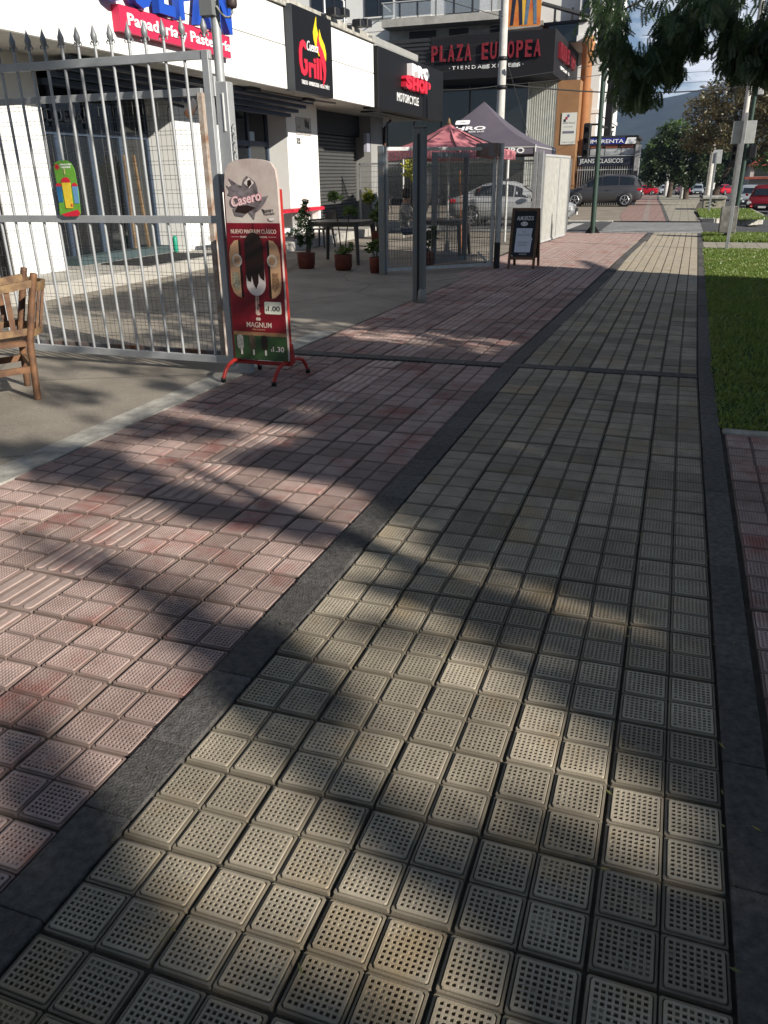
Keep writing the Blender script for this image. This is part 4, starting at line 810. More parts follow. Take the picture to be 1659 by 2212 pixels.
framed(wf, (-3.19, 20.6), (-3.06, 22.2), 0.05, 2.05, 0.05, M_wgalv, M_wmesh, 0.035, 0.14); framed(wf, (-3.06, 22.26), (-2.97, 23.4), 0.05, 2.05, 0.05, M_wgalv, M_wmesh, 0.035, 0.14)
MB().bbox((-3.30, 20.36, 0), (-3.19, 20.48, 2.12), 0.004).build('post', M_galv, wf); MB().bbox((-3.40, 20.36, 0), (-3.32, 20.48, 2.10), 0.004).build('post', M_galv, wf)
bf = thing('grey_mesh_fence', 'long grey mesh fence along the street behind the tent', 'fence', (-7, 24.9, 0))
framed(bf, (-9.6, 25.0), (-6.2, 25.0), 0.05, 2.0, 0.05, M_galv, M_wire, 0.045, 0.15); framed(bf, (-6.15, 25.0), (-3.1, 24.8), 0.05, 2.0, 0.05, M_galv, M_wire, 0.045, 0.15)
wp_ = thing('steel_post', 'thin white post behind the pavement board', 'post', (-4.25, 21.5, 0)); MB().tube([(-4.25, 21.5, 0), (-4.25, 21.5, 2.0)], 0.035, 8).build('shaft', M_wgalv, wp_)

# pavement board
M_fr = mat('frame_wood', (0.16, 0.085, 0.045), 0.6, var=0.4, scale=9)
af = thing('pavement_board', 'wooden A-frame chalkboard with handwritten white lunch menu', 'signboard', (-2.67, 15.4, 0))
def AF(yb, sgn):
    return frame((-2.92, yb, 0.02), (0.49, 0.05, 0), (0, sgn, 1.0))
for yb, sgn, front in ((15.14, 0.27, True), (15.72, -0.27, False)):
    A = AF(yb, sgn)
    for x0, x1, z0, z1 in ((0, 0.05, -0.02, 1.05), (0.45, 0.50, -0.02, 1.05), (0.05, 0.45, 1.0, 1.05), (0.05, 0.45, 0.14, 0.19)):
        MB().prism([(x0, z0), (x1, z0), (x1, z1), (x0, z1)], A, 0.025).build('frame_bar', M_fr, af)
    MB().prism([(0.05, 0.19), (0.45, 0.19), (0.45, 1.0), (0.05, 1.0)], A @ Matrix.Translation((0, 0, 0.008)), 0.008).build('board', mat('chalkboard', (0.012, 0.014, 0.02), 0.5), af)
A = AF(15.14, 0.27) @ Matrix.Translation((0, 0, 0.0165))
text('ALMUERZOS', A @ Matrix.Translation((0.10, 0.84, 0)), 0.075, M_wht, af, w=0.30, ext=0.003, bold=0.01, split=True)
MB().prism(circ(0.24, 0.775, 0.065, 0.038, 16), A, 0.003).build('price_oval', M_wht, af); text('$2.50', A @ Matrix.Translation((0.195, 0.758, 0.0032)), 0.036, M_dark, af, w=0.09, ext=0.002)
MB().prism([(0.10, 0.27), (0.385, 0.27), (0.40, 0.48), (0.41, 0.50), (0.385, 0.56), (0.40, 0.695), (0.11, 0.70)], A, 0.003).build('menu_sheet', mat('paper', (0.62, 0.66, 0.76), 0.6), af)
M_ink = mat('grey_ink', (0.22, 0.23, 0.26), 0.6)
for i, (s_, xx, zz, w_) in enumerate((('HOY', 0.22, 0.62, 0.07), ('ENCEBOLLADOS', 0.14, 0.565, 0.22), ('CEVICHE DE', 0.15, 0.43, 0.18), ('CAMARON', 0.16, 0.38, 0.16))): text(s_, A @ Matrix.Translation((xx, zz, 0.0034)), 0.032, M_ink, af, w=w_, ext=0.002)
MB().prism([(0.06, 0.2), (0.08, 0.2), (0.06, 0.23)], A, 0.002).build('corner_mark', M_wht, af); MB().prism([(0.19, 0.225), (0.33, 0.225), (0.33, 0.25), (0.19, 0.25)], A, 0.003).build('chalk_tray', M_grey, af)

# ------------------------------------------------------------------ leaves helper
def leaves(name, centres, per, rad, size, m, parent, flat=0.5, hang=0.0, asp=0.42, kind='stuff'):
    """leaf-sized pointed quads scattered in small clumps round the given centres"""
    C = np.repeat(np.asarray(centres, float), per, 0); n = len(C)
    d = RNG.normal(0, 1, (n, 3)); d /= np.linalg.norm(d, axis=1)[:, None]; r = rad * RNG.uniform(0, 1, n) ** (1 / 2.2)
    P = C + d * r[:, None] * np.array([1, 1, 0.85])
    ax = RNG.normal(0, 1, (n, 3)); ax[:, 2] = ax[:, 2] * (1 - flat) - hang; ax /= np.linalg.norm(ax, axis=1)[:, None]
    up = RNG.normal(0, 1, (n, 3)); b = np.cross(ax, up); b /= np.linalg.norm(b, axis=1)[:, None]
    s = size * RNG.uniform(0.6, 1.3, n)[:, None]; w = s * asp
    Q = np.empty((n, 4, 3)); Q[:, 0] = P - ax * s * 0.5; Q[:, 1] = P + b * w * 0.5; Q[:, 2] = P + ax * s * 0.5; Q[:, 3] = P - b * w * 0.5
    me = bpy.data.meshes.new(name); me.from_pydata(Q.reshape(-1, 3).tolist(), [], np.arange(4 * n).reshape(-1, 4).tolist()); me.materials.append(m)
    o = link(name, me, parent)
    if kind: o['kind'] = kind
    return o
def ball(c, r, n, squash=1.0):
    d = RNG.normal(0, 1, (n, 3)); d /= np.linalg.norm(d, axis=1)[:, None]; return np.asarray(c) + d * (r * RNG.uniform(0.25, 1, n) ** 0.5)[:, None] * np.array([1, 1, squash])
L_dark = leaf_mat('leaf_dark', (0.02, 0.045, 0.015), (0.04, 0.07, 0.02)); L_mid = leaf_mat('leaf_mid', (0.06, 0.11, 0.025), (0.11, 0.16, 0.035)); L_yel = leaf_mat('leaf_yellow', (0.38, 0.36, 0.03), (0.25, 0.30, 0.04))
M_stem = mat('stem', (0.07, 0.055, 0.035), 0.9)
M_pot = mat('terracotta_plastic', (0.17, 0.045, 0.028), 0.65, var=0.45, scale=9)
def potted(loc, r, h, label, stems, mm=L_mid):
    t = thing('potted_plant', label, 'plant', loc, 'potted plants beside the tables'); x, y, z = loc
    MB().lathe(loc, [(r * 0.86, 0), (r * 0.9, h * 0.16), (r * 0.97, h * 0.17), (r, h * 0.95), (r * 1.03, h), (r * 0.94, h), (r * 0.92, h * 0.9)], 18).build('pot', M_pot, t)
    MB().lathe((x, y, z + h * 0.88), [(0.0, 0.0), (r * 0.93, 0.0)], 14).build('soil', M_soil, t)
    st = MB(); C = []
    for (dx, dy, hh, rad, n) in stems:
        st.tube([(x + dx * 0.2, y + dy * 0.2, z + h * 0.85), (x + dx * 0.55, y + dy * 0.5, z + h + hh * 0.5), (x + dx, y + dy, z + h + hh)], [0.014, 0.011, 0.007], 6)
        C.append((ball((x + dx, y + dy, z + h + hh), rad, n, 0.8)))
    st.build('stem', M_stem, t); leaves('foliage', np.concatenate(C), 14, 0.07, 0.10, mm, t, 0.6, 0.2)
    return t
rng_s = random.Random(5)
t = thing('potted_plant', 'dark conical potted conifer in terracotta pot, left of the table', 'plant', (-6.67, 14.4, 0), 'potted plants beside the tables')
MB().lathe((-6.67, 14.4, 0), [(0.15, 0), (0.155, 0.05), (0.165, 0.055), (0.175, 0.26), (0.182, 0.28), (0.165, 0.28), (0.16, 0.25)], 18).build('pot', M_pot, t)
MB().tube([(-6.66, 14.4, 0.25), (-6.63, 14.42, 0.45), (-6.66, 14.4, 1.0)], [0.02, 0.017, 0.006], 6).build('stem', M_stem, t)
C = []
for z in np.linspace(0.46, 1.2, 20):
    rr = 0.25 * (1 - max(0, (z - 0.66)) / 0.60) * (0.6 + 0.4 * min(1, (z - 0.4) / 0.2)) * rng_s.uniform(0.75, 1.2); C.append(ball((-6.68 + rng_s.uniform(-0.05, 0.05), 14.4, z), max(0.04, rr), int(4 + rr * 26), 0.35))
leaves('foliage', np.concatenate(C), 13, 0.05, 0.065, L_dark, t, 0.2, -0.7, 0.3)
potted((-5.84, 14.25, 0), 0.165, 0.28, 'potted plant with two tall bare stems and leaf tufts, in front of the table', [(-0.14, 0.0, 1.0, 0.10, 9), (0.13, 0.05, 0.74, 0.10, 9), (0.10, -0.05, 0.12, 0.10, 6), (-0.05, 0.05, 0.06, 0.08, 4)])
potted((-5.07, 13.95, 0), 0.13, 0.27, 'low leafy potted plant at the foot of the dark blue post', [(0.02, 0, 0.20, 0.12, 11), (-0.10, 0.0, 0.14, 0.09, 6)])
t = potted((-5.47, 15.1, 0.42), 0.11, 0.22, 'reddish pot raised behind the others with yellow-green tall leaves', [(0.0, 0, 0.28, 0.14, 14), (-0.16, 0.0, 0.58, 0.10, 8), (0.08, 0, 0.42, 0.12, 8)], L_mid)
MB().bbox((-5.57, 15.0, 0), (-5.37, 15.2, 0.419), 0.02).build('stand', M_grey, t); leaves('top_foliage', ball((-5.65, 15.1, 1.28), 0.11, 10), 10, 0.07, 0.11, L_yel, t)
potted((-4.45, 15.0, 0), 0.14, 0.28, 'dark bushy potted plant behind the mesh gate', [(0, 0, 0.22, 0.18, 14), (0.1, 0.0, 0.34, 0.12, 8)], L_dark)
o = leaves('yellow_shrub', ball((-6.1, 19.5, 1.75), 0.3, 30), 14, 0.09, 0.12, L_yel, None, kind=None); s_ = MB().tube([(-6.1, 19.5, 0), (-6.05, 19.5, 0.9), (-6.1, 19.5, 1.7)], [0.03, 0.02, 0.01], 6).build('stem', M_stem, o)
tag(o, 'yellow-leaved shrub behind the seated person', 'shrub')
# plastic table and chairs -------------------------------------------------------
M_plast = mat('brown_plastic', (0.045, 0.04, 0.04), 0.4, var=0.1, scale=4); M_plast2 = mat('grey_plastic', (0.10, 0.095, 0.09), 0.45)
def plastic_table(loc, label, sx=0.45, sy=0.45, h=0.74, m=M_plast):
    t = thing('plastic_table', label, 'table', loc, 'plastic tables'); x, y, z = loc
    MB().prism(rrect(-sx, -sy, sx, sy, 0.12), Matrix.Translation((x, y, z + h - 0.03)), 0.03).build('table_top', m, t); MB().prism(rrect(-sx + 0.03, -sy + 0.03, sx - 0.03, sy - 0.03, 0.10), Matrix.Translation((x, y, z + h - 0.09)), 0.06).build('apron', m, t)
    for a in (-1, 1):
        for b in (-1, 1): MB().tube([(x + a * (sx - 0.02), y + b * (sy - 0.02), z), (x + a * (sx - 0.07), y + b * (sy - 0.07), z + h - 0.05)], [0.033, 0.05], 8).build('leg', m, t)
    return t
def plastic_chair(loc, rz, label, group, stack=0, m=M_plast):
    t = thing('plastic_chair', label, 'chair', loc, group); x, y, z = loc
    def P(a, b, c): return (x + a, y + b, z + c)
    MB().prism(rrect(-0.22, -0.22, 0.22, 0.22, 0.06), Matrix.Translation(P(0, 0, 0.42)), 0.025).build('seat', m, t)
    n = 8; vs = []
    for i in range(n + 1):
        u = -0.22 + 0.44 * i / n; k = (i / n - 0.5) * 2; bow = 0.05 * (1 - k * k)
        for zz, yy in ((0.44, 0.20), (0.66, 0.25), (0.86 - 0.07 * k * k, 0.30)): vs.append(P(u, yy + bow, zz))
    vs2 = [(a, b + 0.018, c) for a, b, c in vs]; f = []; N = len(vs)
    for i in range(n):
        for j in range(2): a = i * 3 + j; f += [(a, a + 3, a + 4, a + 1), (N + a + 1, N + a + 4, N + a + 3, N + a)]
    f += [(i * 3 + 2, i * 3 + 5, N + i * 3 + 5, N + i * 3 + 2) for i in range(n)] + [(0, 1, N + 1, N), (1, 2, N + 2, N + 1), (n * 3, N + n * 3, N + n * 3 + 1, n * 3 + 1), (n * 3 + 1, N + n * 3 + 1, N + n * 3 + 2, n * 3 + 2)]
    MB().add(vs + vs2, f, False).build('backrest', m, t)
    for s in (-1, 1):
        MB().tube([P(s * 0.22, 0.24, 0.68), P(s * 0.26, 0.10, 0.66), P(s * 0.265, -0.14, 0.645), P(s * 0.25, -0.2, 0.60), P(s * 0.235, -0.2, 0.44)], 0.022, 7).build('armrest', m, t)
        for b in (-1, 1): MB().tube([P(s * 0.245, b * 0.24, 0), P(s * 0.20, b * 0.195, 0.43)], [0.02, 0.03], 7).build('leg', m, t)
    t.rotation_euler = (0, 0, rz); return t
plastic_table((-6.42, 15.62, 0), 'dark brown plastic table behind the potted plants', 0.56, 0.52, 0.80)
ch0 = plastic_chair((-8.35, 19.0, 0.0), math.radians(-100), 'dark plastic chair at the bottom of the stack by the red bench', 'stacked plastic chairs')
for k in range(1, 6): copy_tree(ch0, (-8.35, 19.0, 0.085 * k), math.radians(-100), ('', 'dark plastic chair second from the bottom of the stack', 'dark plastic chair third from the bottom of the stack', 'dark plastic chair fourth from the bottom of the stack', 'dark plastic chair just under the top of the stack', 'dark plastic chair on top of the stack')[k])
ch1 = copy_tree(ch0, (-7.45, 19.4, 0.0), math.radians(170), 'bottom dark plastic chair of the short pair beside the stack')
copy_tree(ch0, (-7.45, 19.4, 0.09), math.radians(170), 'upper dark plastic chair of the short pair beside the stack')
plastic_table((-4.75, 17.5, 0), 'dark plastic table behind the mesh gate', 0.45, 0.45, 0.74)
for (xx, yy, a, lb) in ((-3.98, 17.75, -80, 'dark plastic chair at the right of the screened table'), (-4.75, 16.75, 180, 'dark plastic chair turned away in front of the screened table'), (-4.75, 18.4, 0, 'dark plastic chair beyond the screened table'), (-5.9, 17.9, 80, 'dark plastic chair under the seated person')):
    c = copy_tree(ch0, (xx, yy, 0), math.radians(a), lb); c['group'] = 'chairs round the screened table'
# seated person ------------------------------------------------------------------
def skin_body(name, joints, edges, m, parent, sub=2):
    me = bpy.data.meshes.new(name); keys = list(joints); me.from_pydata([joints[k][0] for k in keys], [(keys.index(a), keys.index(b)) for a, b in edges], [])
    o = link(name, me, parent); o.modifiers.new('skin', 'SKIN'); sv = me.skin_vertices[0].data
    for i, k in enumerate(keys): r = joints[k][1]; sv[i].radius = r if isinstance(r, tuple) else (r, r)
    sv[0].use_root = True; sd = o.modifiers.new('sub', 'SUBSURF'); sd.levels = sub; sd.render_levels = sub
    dg = bpy.context.evaluated_depsgraph_get(); dg.update(); ev = bpy.data.meshes.new_from_object(o.evaluated_get(dg)); o.modifiers.clear(); o.data = ev; ev.materials.clear(); ev.materials.append(m)
    ev.polygons.foreach_set('use_smooth', [True] * len(ev.polygons)); return o
px_, py_ = -5.82, 17.75
per = thing('person', 'seated person in light patterned top and jeans behind the mesh gate', 'person', (px_, py_, 0))
def PP(a, b, c): return (px_ + a, py_ + b, c)
M_skin = mat('skin', (0.30, 0.17, 0.11), 0.55); M_top = mat('patterned_top', (0.45, 0.45, 0.42), 0.8, col2=(0.06, 0.06, 0.055), scale=22); M_jean = mat('denim', (0.05, 0.07, 0.12), 0.85, var=0.3, scale=10); M_hair = mat('dark_hair', (0.015, 0.011, 0.009), 0.5)
J = {'pel': (PP(0, 0, 0.50), (0.16, 0.13)), 'waist': (PP(0.03, -0.01, 0.68), (0.145, 0.105)), 'chest': (PP(0.07, -0.03, 0.90), (0.165, 0.115)), 'neck': (PP(0.10, -0.04, 1.08), 0.058), 'head': (PP(0.12, -0.05, 1.17), 0.08), 'crown': (PP(0.12, -0.05, 1.28), 0.085)}
E_ = [('pel', 'waist'), ('waist', 'chest'), ('chest', 'neck'), ('neck', 'head'), ('head', 'crown')]
for s, n in ((-1, 'l'), (1, 'r')):
    J.update({n + 'sh': (PP(0.07, s * 0.19 - 0.03, 1.0), 0.066), n + 'el': (PP(0.22, s * 0.24 - 0.05, 0.78), 0.047), n + 'wr': (PP(0.44, s * 0.13 - 0.04, 0.74), 0.034), n + 'ha': (PP(0.52, s * 0.10 - 0.04, 0.745), (0.036, 0.02)),
              n + 'hip': (PP(0.08, s * 0.10, 0.48), 0.095), n + 'kn': (PP(0.46, s * 0.12, 0.50), 0.068), n + 'an': (PP(0.46, s * 0.12, 0.10), 0.045), n + 'to': (PP(0.62, s * 0.13, 0.045), (0.04, 0.032))})
    E_ += [('chest', n + 'sh'), (n + 'sh', n + 'el'), (n + 'el', n + 'wr'), (n + 'wr', n + 'ha'), ('pel', n + 'hip'), (n + 'hip', n + 'kn'), (n + 'kn', n + 'an'), (n + 'an', n + 'to')]
    for q_, (dy, ln) in enumerate(((-0.026, 0.06), (-0.009, 0.07), (0.009, 0.066), (0.025, 0.052))):
        J[n + 'f%d' % q_] = (PP(0.545, s * 0.10 - 0.04 + dy, 0.745), 0.0095); J[n + 'g%d' % q_] = (PP(0.545 + ln, s * 0.10 - 0.04 + dy * 1.2, 0.735), 0.008); E_ += [(n + 'ha', n + 'f%d' % q_), (n + 'f%d' % q_, n + 'g%d' % q_)]
    J[n + 'th'] = (PP(0.53, s * 0.10 - 0.04 - s * 0.045, 0.745), 0.0095); E_.append((n + 'ha', n + 'th'))
body = skin_body('body', J, E_, M_skin, per)
ev = body.data; ev.materials.append(M_top); ev.materials.append(M_jean)
for pg in ev.polygons:
    c = pg.center; lx = c.x - px_; z = c.z
    if z > 0.55 and z < 1.06 and lx < 0.30: pg.material_index = 1
    elif z <= 0.60 and z > 0.08 and not (lx > 0.49 and z > 0.6): pg.material_index = 2
    elif z <= 0.08: pg.material_index = 2
hair = MB(); hair.lathe(PP(0.10, -0.05, 1.16), [(0.0, 0.215), (0.055, 0.205), (0.092, 0.165), (0.105, 0.11), (0.10, 0.05), (0.085, 0.0)], 14); ho = hair.build('hair', M_hair, per)
MB().lathe(PP(0.205, -0.075, 1.195), [(0.0, -0.012), (0.014, -0.008), (0.01, 0.02), (0.0, 0.03)], 8).build('nose', M_skin, per)
for s in (-1, 1): MB().lathe(PP(0.198, -0.065 + s * 0.033, 1.225), [(0, -0.009), (0.009, 0), (0, 0.009)], 8).build('eye', M_hair, per)
# handbag and satchel-like dark parasol folded against the wall
o = MB().lathe((-6.6, 21.5, 0.0), [(0.0, 0), (0.05, 0.02), (0.07, 0.25), (0.30, 0.9), (0.42, 1.35), (0.36, 1.62), (0.12, 1.85), (0.0, 1.95)], 10).build('covered_heater', mat('black_cover', (0.012, 0.012, 0.014), 0.7, bump=0.4, bscale=8), None); tag(o, 'tall black fabric cover tied over a stand by the shop corner', 'covered stand')

# parasol and tent ----------------------------------------------------------------
M_par = mat('faded_red_canvas', (0.50, 0.19, 0.21), 0.8, col2=(0.40, 0.13, 0.15), scale=3, trans=0.0)
pr = thing('red_parasol', 'faded red square parasol over the screened table', 'parasol', (-4.75, 17.6, 0))
pc = Vector((-4.75, 17.6, 0)); n = 8; rim = []
for i in range(n):
    a = math.radians(22 + 45 * i); r = 1.42 if i % 2 == 0 else 1.10; rim.append(pc + Vector((r * math.cos(a), r * math.sin(a), 2.06 if i % 2 == 0 else 2.13)))
ap = pc + Vector((0, 0, 2.60))
for i in range(n):
    a, b = rim[i], rim[(i + 1) % n]; mb = MB(); K_ = 5; vs = []
    for j in range(K_ + 1):
        for t_ in (0, 0.5, 1):
            e = a.lerp(b, t_); q_ = ap.lerp(e, j / K_); sag = 0.06 * math.sin(math.pi * j / K_) + 0.03 * (t_ == 0.5) * j / K_; vs.append(q_ - Vector((0, 0, sag)))
    fs = []
    for j in range(K_):
        for t_ in (0, 1): o_ = j * 3 + t_; fs.append((o_, o_ + 1, o_ + 4, o_ + 3))
    N = len(vs); e0, e1, e2 = K_ * 3, K_ * 3 + 1, K_ * 3 + 2
    vs += [vs[e0] - Vector((0, 0, 0.16)), vs[e1] - Vector((0, 0, 0.16)), vs[e2] - Vector((0, 0, 0.16))]; fs += [(e0, e1, N + 1, N), (e1, e2, N + 2, N + 1)]
    mb.add(vs, fs, True).build('canopy_panel', M_par, pr)
    MB().beam(ap - Vector((0, 0, 0.05)), a - Vector((0, 0, 0.03)), 0.012, 0.02).build('rib', M_dark, pr)
MB().tube([pc, pc + Vector((0, 0, 2.62))], 0.024, 10).build('pole', M_wgalv, pr); MB().lathe(ap, [(0.05, -0.02), (0.03, 0.03), (0.02, 0.08), (0.0, 0.11)], 8).build('finial', M_wood2, pr); MB().lathe(pc, [(0.25, 0), (0.25, 0.05), (0.06, 0.09), (0.03, 0.3)], 14).build('base', M_grey, pr)
o = MB().tube([(-4.75, 18.9, 0), (-4.82, 18.9, 1.7)], 0.013, 8).build('orange_pole', mat('orange_paint', (0.36, 0.12, 0.03), 0.5, var=0.3, scale=12)); tag(o, 'thin orange pole behind the screened table', 'pole')
M_tent = mat('charcoal_canvas', (0.11, 0.095, 0.12), 0.6, var=0.15, scale=2)
tx, ty, hw = -5.55, 24.3, 1.8; tn = thing('canopy_tent', 'dark grey peaked canopy tent with white logos', 'tent', (tx, ty, 0))
ap = Vector((tx, ty, 3.50)); ez = 2.32
cor = [Vector((tx - hw, ty - hw, ez)), Vector((tx + hw, ty - hw, ez)), Vector((tx + hw, ty + hw, ez)), Vector((tx - hw, ty + hw, ez))]
for i in range(4):
    a, b = cor[i], cor[(i + 1) % 4]; mb = MB(); vs = []; fs = []; K_ = 6
    for j in range(K_ + 1):
        u = j / K_
        for t_ in (0, .25, .5, .75, 1):
            q_ = ap.lerp(a.lerp(b, t_), u); q_.z -= 0.16 * math.sin(math.pi * u) * (1 - 0.3 * (1 - abs(2 * t_ - 1))); vs.append(q_)
    for j in range(K_):
        for t_ in range(4): o_ = j * 5 + t_; fs.append((o_, o_ + 1, o_ + 6, o_ + 5))
    N = len(vs); vs += [v - Vector((0, 0, 0.22)) for v in vs[K_ * 5:K_ * 5 + 5]]; fs += [(K_ * 5 + t_, K_ * 5 + t_ + 1, N + t_ + 1, N + t_) for t_ in range(4)]
    mb.add(vs, fs, True).build('canopy_panel', M_tent, tn)
    MB().beam(a - Vector((0, 0, 0.05)), b - Vector((0, 0, 0.05)), 0.03, 0.03).build('truss_bar', M_wgalv, tn)
    MB().tube([(a.x, a.y, 0), (a.x, a.y, ez)], 0.022, 8).build('leg', M_wgalv, tn); MB().lathe((a.x, a.y, 0.95), [(0.03, 0), (0.04, 0.03), (0.03, 0.08)], 8).build('leg_joint', M_dark, tn)
def on_roof(xo, u):       # point on the tent's front slope
    q_ = ap.lerp(Vector((tx, ty - hw, ez)), u); return Vector((tx + xo, q_.y, q_.z - 0.11 * math.sin(math.pi * u)))
d1 = (on_roof(0, 0.35) - on_roof(0, 0.55)).normalized()
TM = frame(on_roof(-0.55, 0.60) + Vector((0, -0.04, 0.05)), (1, 0, 0), d1)
text('HRO', TM, 0.17, M_wht, tn, w=0.85, ext=0.004, bold=0.03, split=True); text('RIDE SAFE', TM @ Matrix.Translation((0.42, -0.11, 0)), 0.06, M_wht, tn, w=0.42, ext=0.004)
MB().prism(rrect(-0.05, 0.27, 0.35, 0.47, 0.05), TM, 0.003).build('logo_badge', M_wht, tn); MB().prism([(0.05, 0.35), (0.16, 0.37), (0.26, 0.34), (0.16, 0.40)], TM @ Matrix.Translation((0, 0, 0.004)), 0.003).build('logo_mark', M_dark, tn)
VM = FY(tx + 0.75, ty - hw - 0.012, 2.13)
text('HRO', VM @ Matrix.Translation((0.22, 0, 0)), 0.13, M_wht, tn, w=0.55, ext=0.004, bold=0.03, split=True); MB().prism(rrect(0, 0.0, 0.19, 0.14, 0.03), VM, 0.003).build('logo_badge', M_wht, tn)
# ------------------------------------------------------------------ cars
M_tyre = mat('tyre', (0.015, 0.015, 0.016), 0.8); M_rim = mat('alloy_rim', (0.55, 0.56, 0.58), 0.3, 0.8); M_cglass = glass_mat('car_glass', (0.012, 0.015, 0.018), 0.05); M_plate = mat('number_plate', (0.6, 0.6, 0.58), 0.5)
M_tail = mat('tail_lamp', (0.40, 0.01, 0.02), 0.2); M_head = mat('head_lamp', (0.62, 0.64, 0.66), 0.1, 0.3); M_trim = mat('black_trim', (0.016, 0.016, 0.017), 0.55)
def paint(key, col): return mat(key, col, 0.22, 0.35, spec=0.7)
KINDS = {
 'suv': dict(L=4.5, W=0.92, body=[(-2.24, 0.55, 0.80, 0.72), (-2.16, 0.36, 0.98, 0.83), (-1.95, 0.30, 1.06, 0.89), (-1.3, 0.26, 1.06, 0.92), (-0.4, 0.25, 1.04, 0.92), (0.5, 0.25, 1.02, 0.92), (1.05, 0.26, 1.0, 0.91), (1.6, 0.28, 0.92, 0.88), (2.05, 0.32, 0.80, 0.80), (2.22, 0.42, 0.66, 0.66)],
             roof=[(-2.14, 1.02, 0.70), (-1.92, 1.38, 0.68), (-1.72, 1.56, 0.66), (-1.2, 1.64, 0.66), (-0.4, 1.67, 0.67), (0.1, 1.63, 0.66), (0.5, 1.48, 0.64), (1.18, 1.0, 0.66)], wheels=(-1.36, 1.34), r=0.36, sw=[(-1.78, -1.02), (-0.96, -0.12), (-0.06, 0.74)]),
 'sedan': dict(L=4.4, W=0.87, body=[(-2.18, 0.5, 0.78, 0.66), (-2.08, 0.34, 0.92, 0.78), (-1.8, 0.28, 0.97, 0.84), (-1.2, 0.24, 0.96, 0.87), (-0.4, 0.22, 0.93, 0.87), (0.5, 0.22, 0.90, 0.87), (0.95, 0.23, 0.88, 0.86), (1.55, 0.26, 0.80, 0.83), (2.0, 0.30, 0.70, 0.75), (2.18, 0.38, 0.56, 0.6)],
             roof=[(-1.75, 0.95, 0.64), (-1.35, 1.18, 0.61), (-0.95, 1.36, 0.58), (-0.4, 1.43, 0.58), (0.0, 1.42, 0.58), (0.35, 1.30, 0.58), (1.05, 0.89, 0.62)], wheels=(-1.3, 1.32), r=0.31, sw=[(-1.2, -0.5), (-0.44, 0.12), (0.16, 0.72)]),
 'wagon': dict(L=4.3, W=0.85, body=[(-2.12, 0.5, 0.85, 0.72), (-2.05, 0.34, 0.96, 0.80), (-1.8, 0.28, 0.98, 0.84), (-1.2, 0.24, 0.97, 0.85), (-0.4, 0.22, 0.95, 0.85), (0.5, 0.22, 0.93, 0.85), (0.95, 0.23, 0.92, 0.84), (1.55, 0.26, 0.84, 0.82), (1.95, 0.30, 0.72, 0.75), (2.12, 0.38, 0.56, 0.62)],
             roof=[(-2.06, 0.95, 0.66), (-1.88, 1.32, 0.62), (-1.5, 1.48, 0.60), (-0.4, 1.52, 0.60), (0.1, 1.48, 0.60), (0.45, 1.34, 0.59), (1.1, 0.92, 0.63)], wheels=(-1.28, 1.28), r=0.31, sw=[(-1.8, -1.0), (-0.94, -0.15), (-0.1, 0.68)]),
}
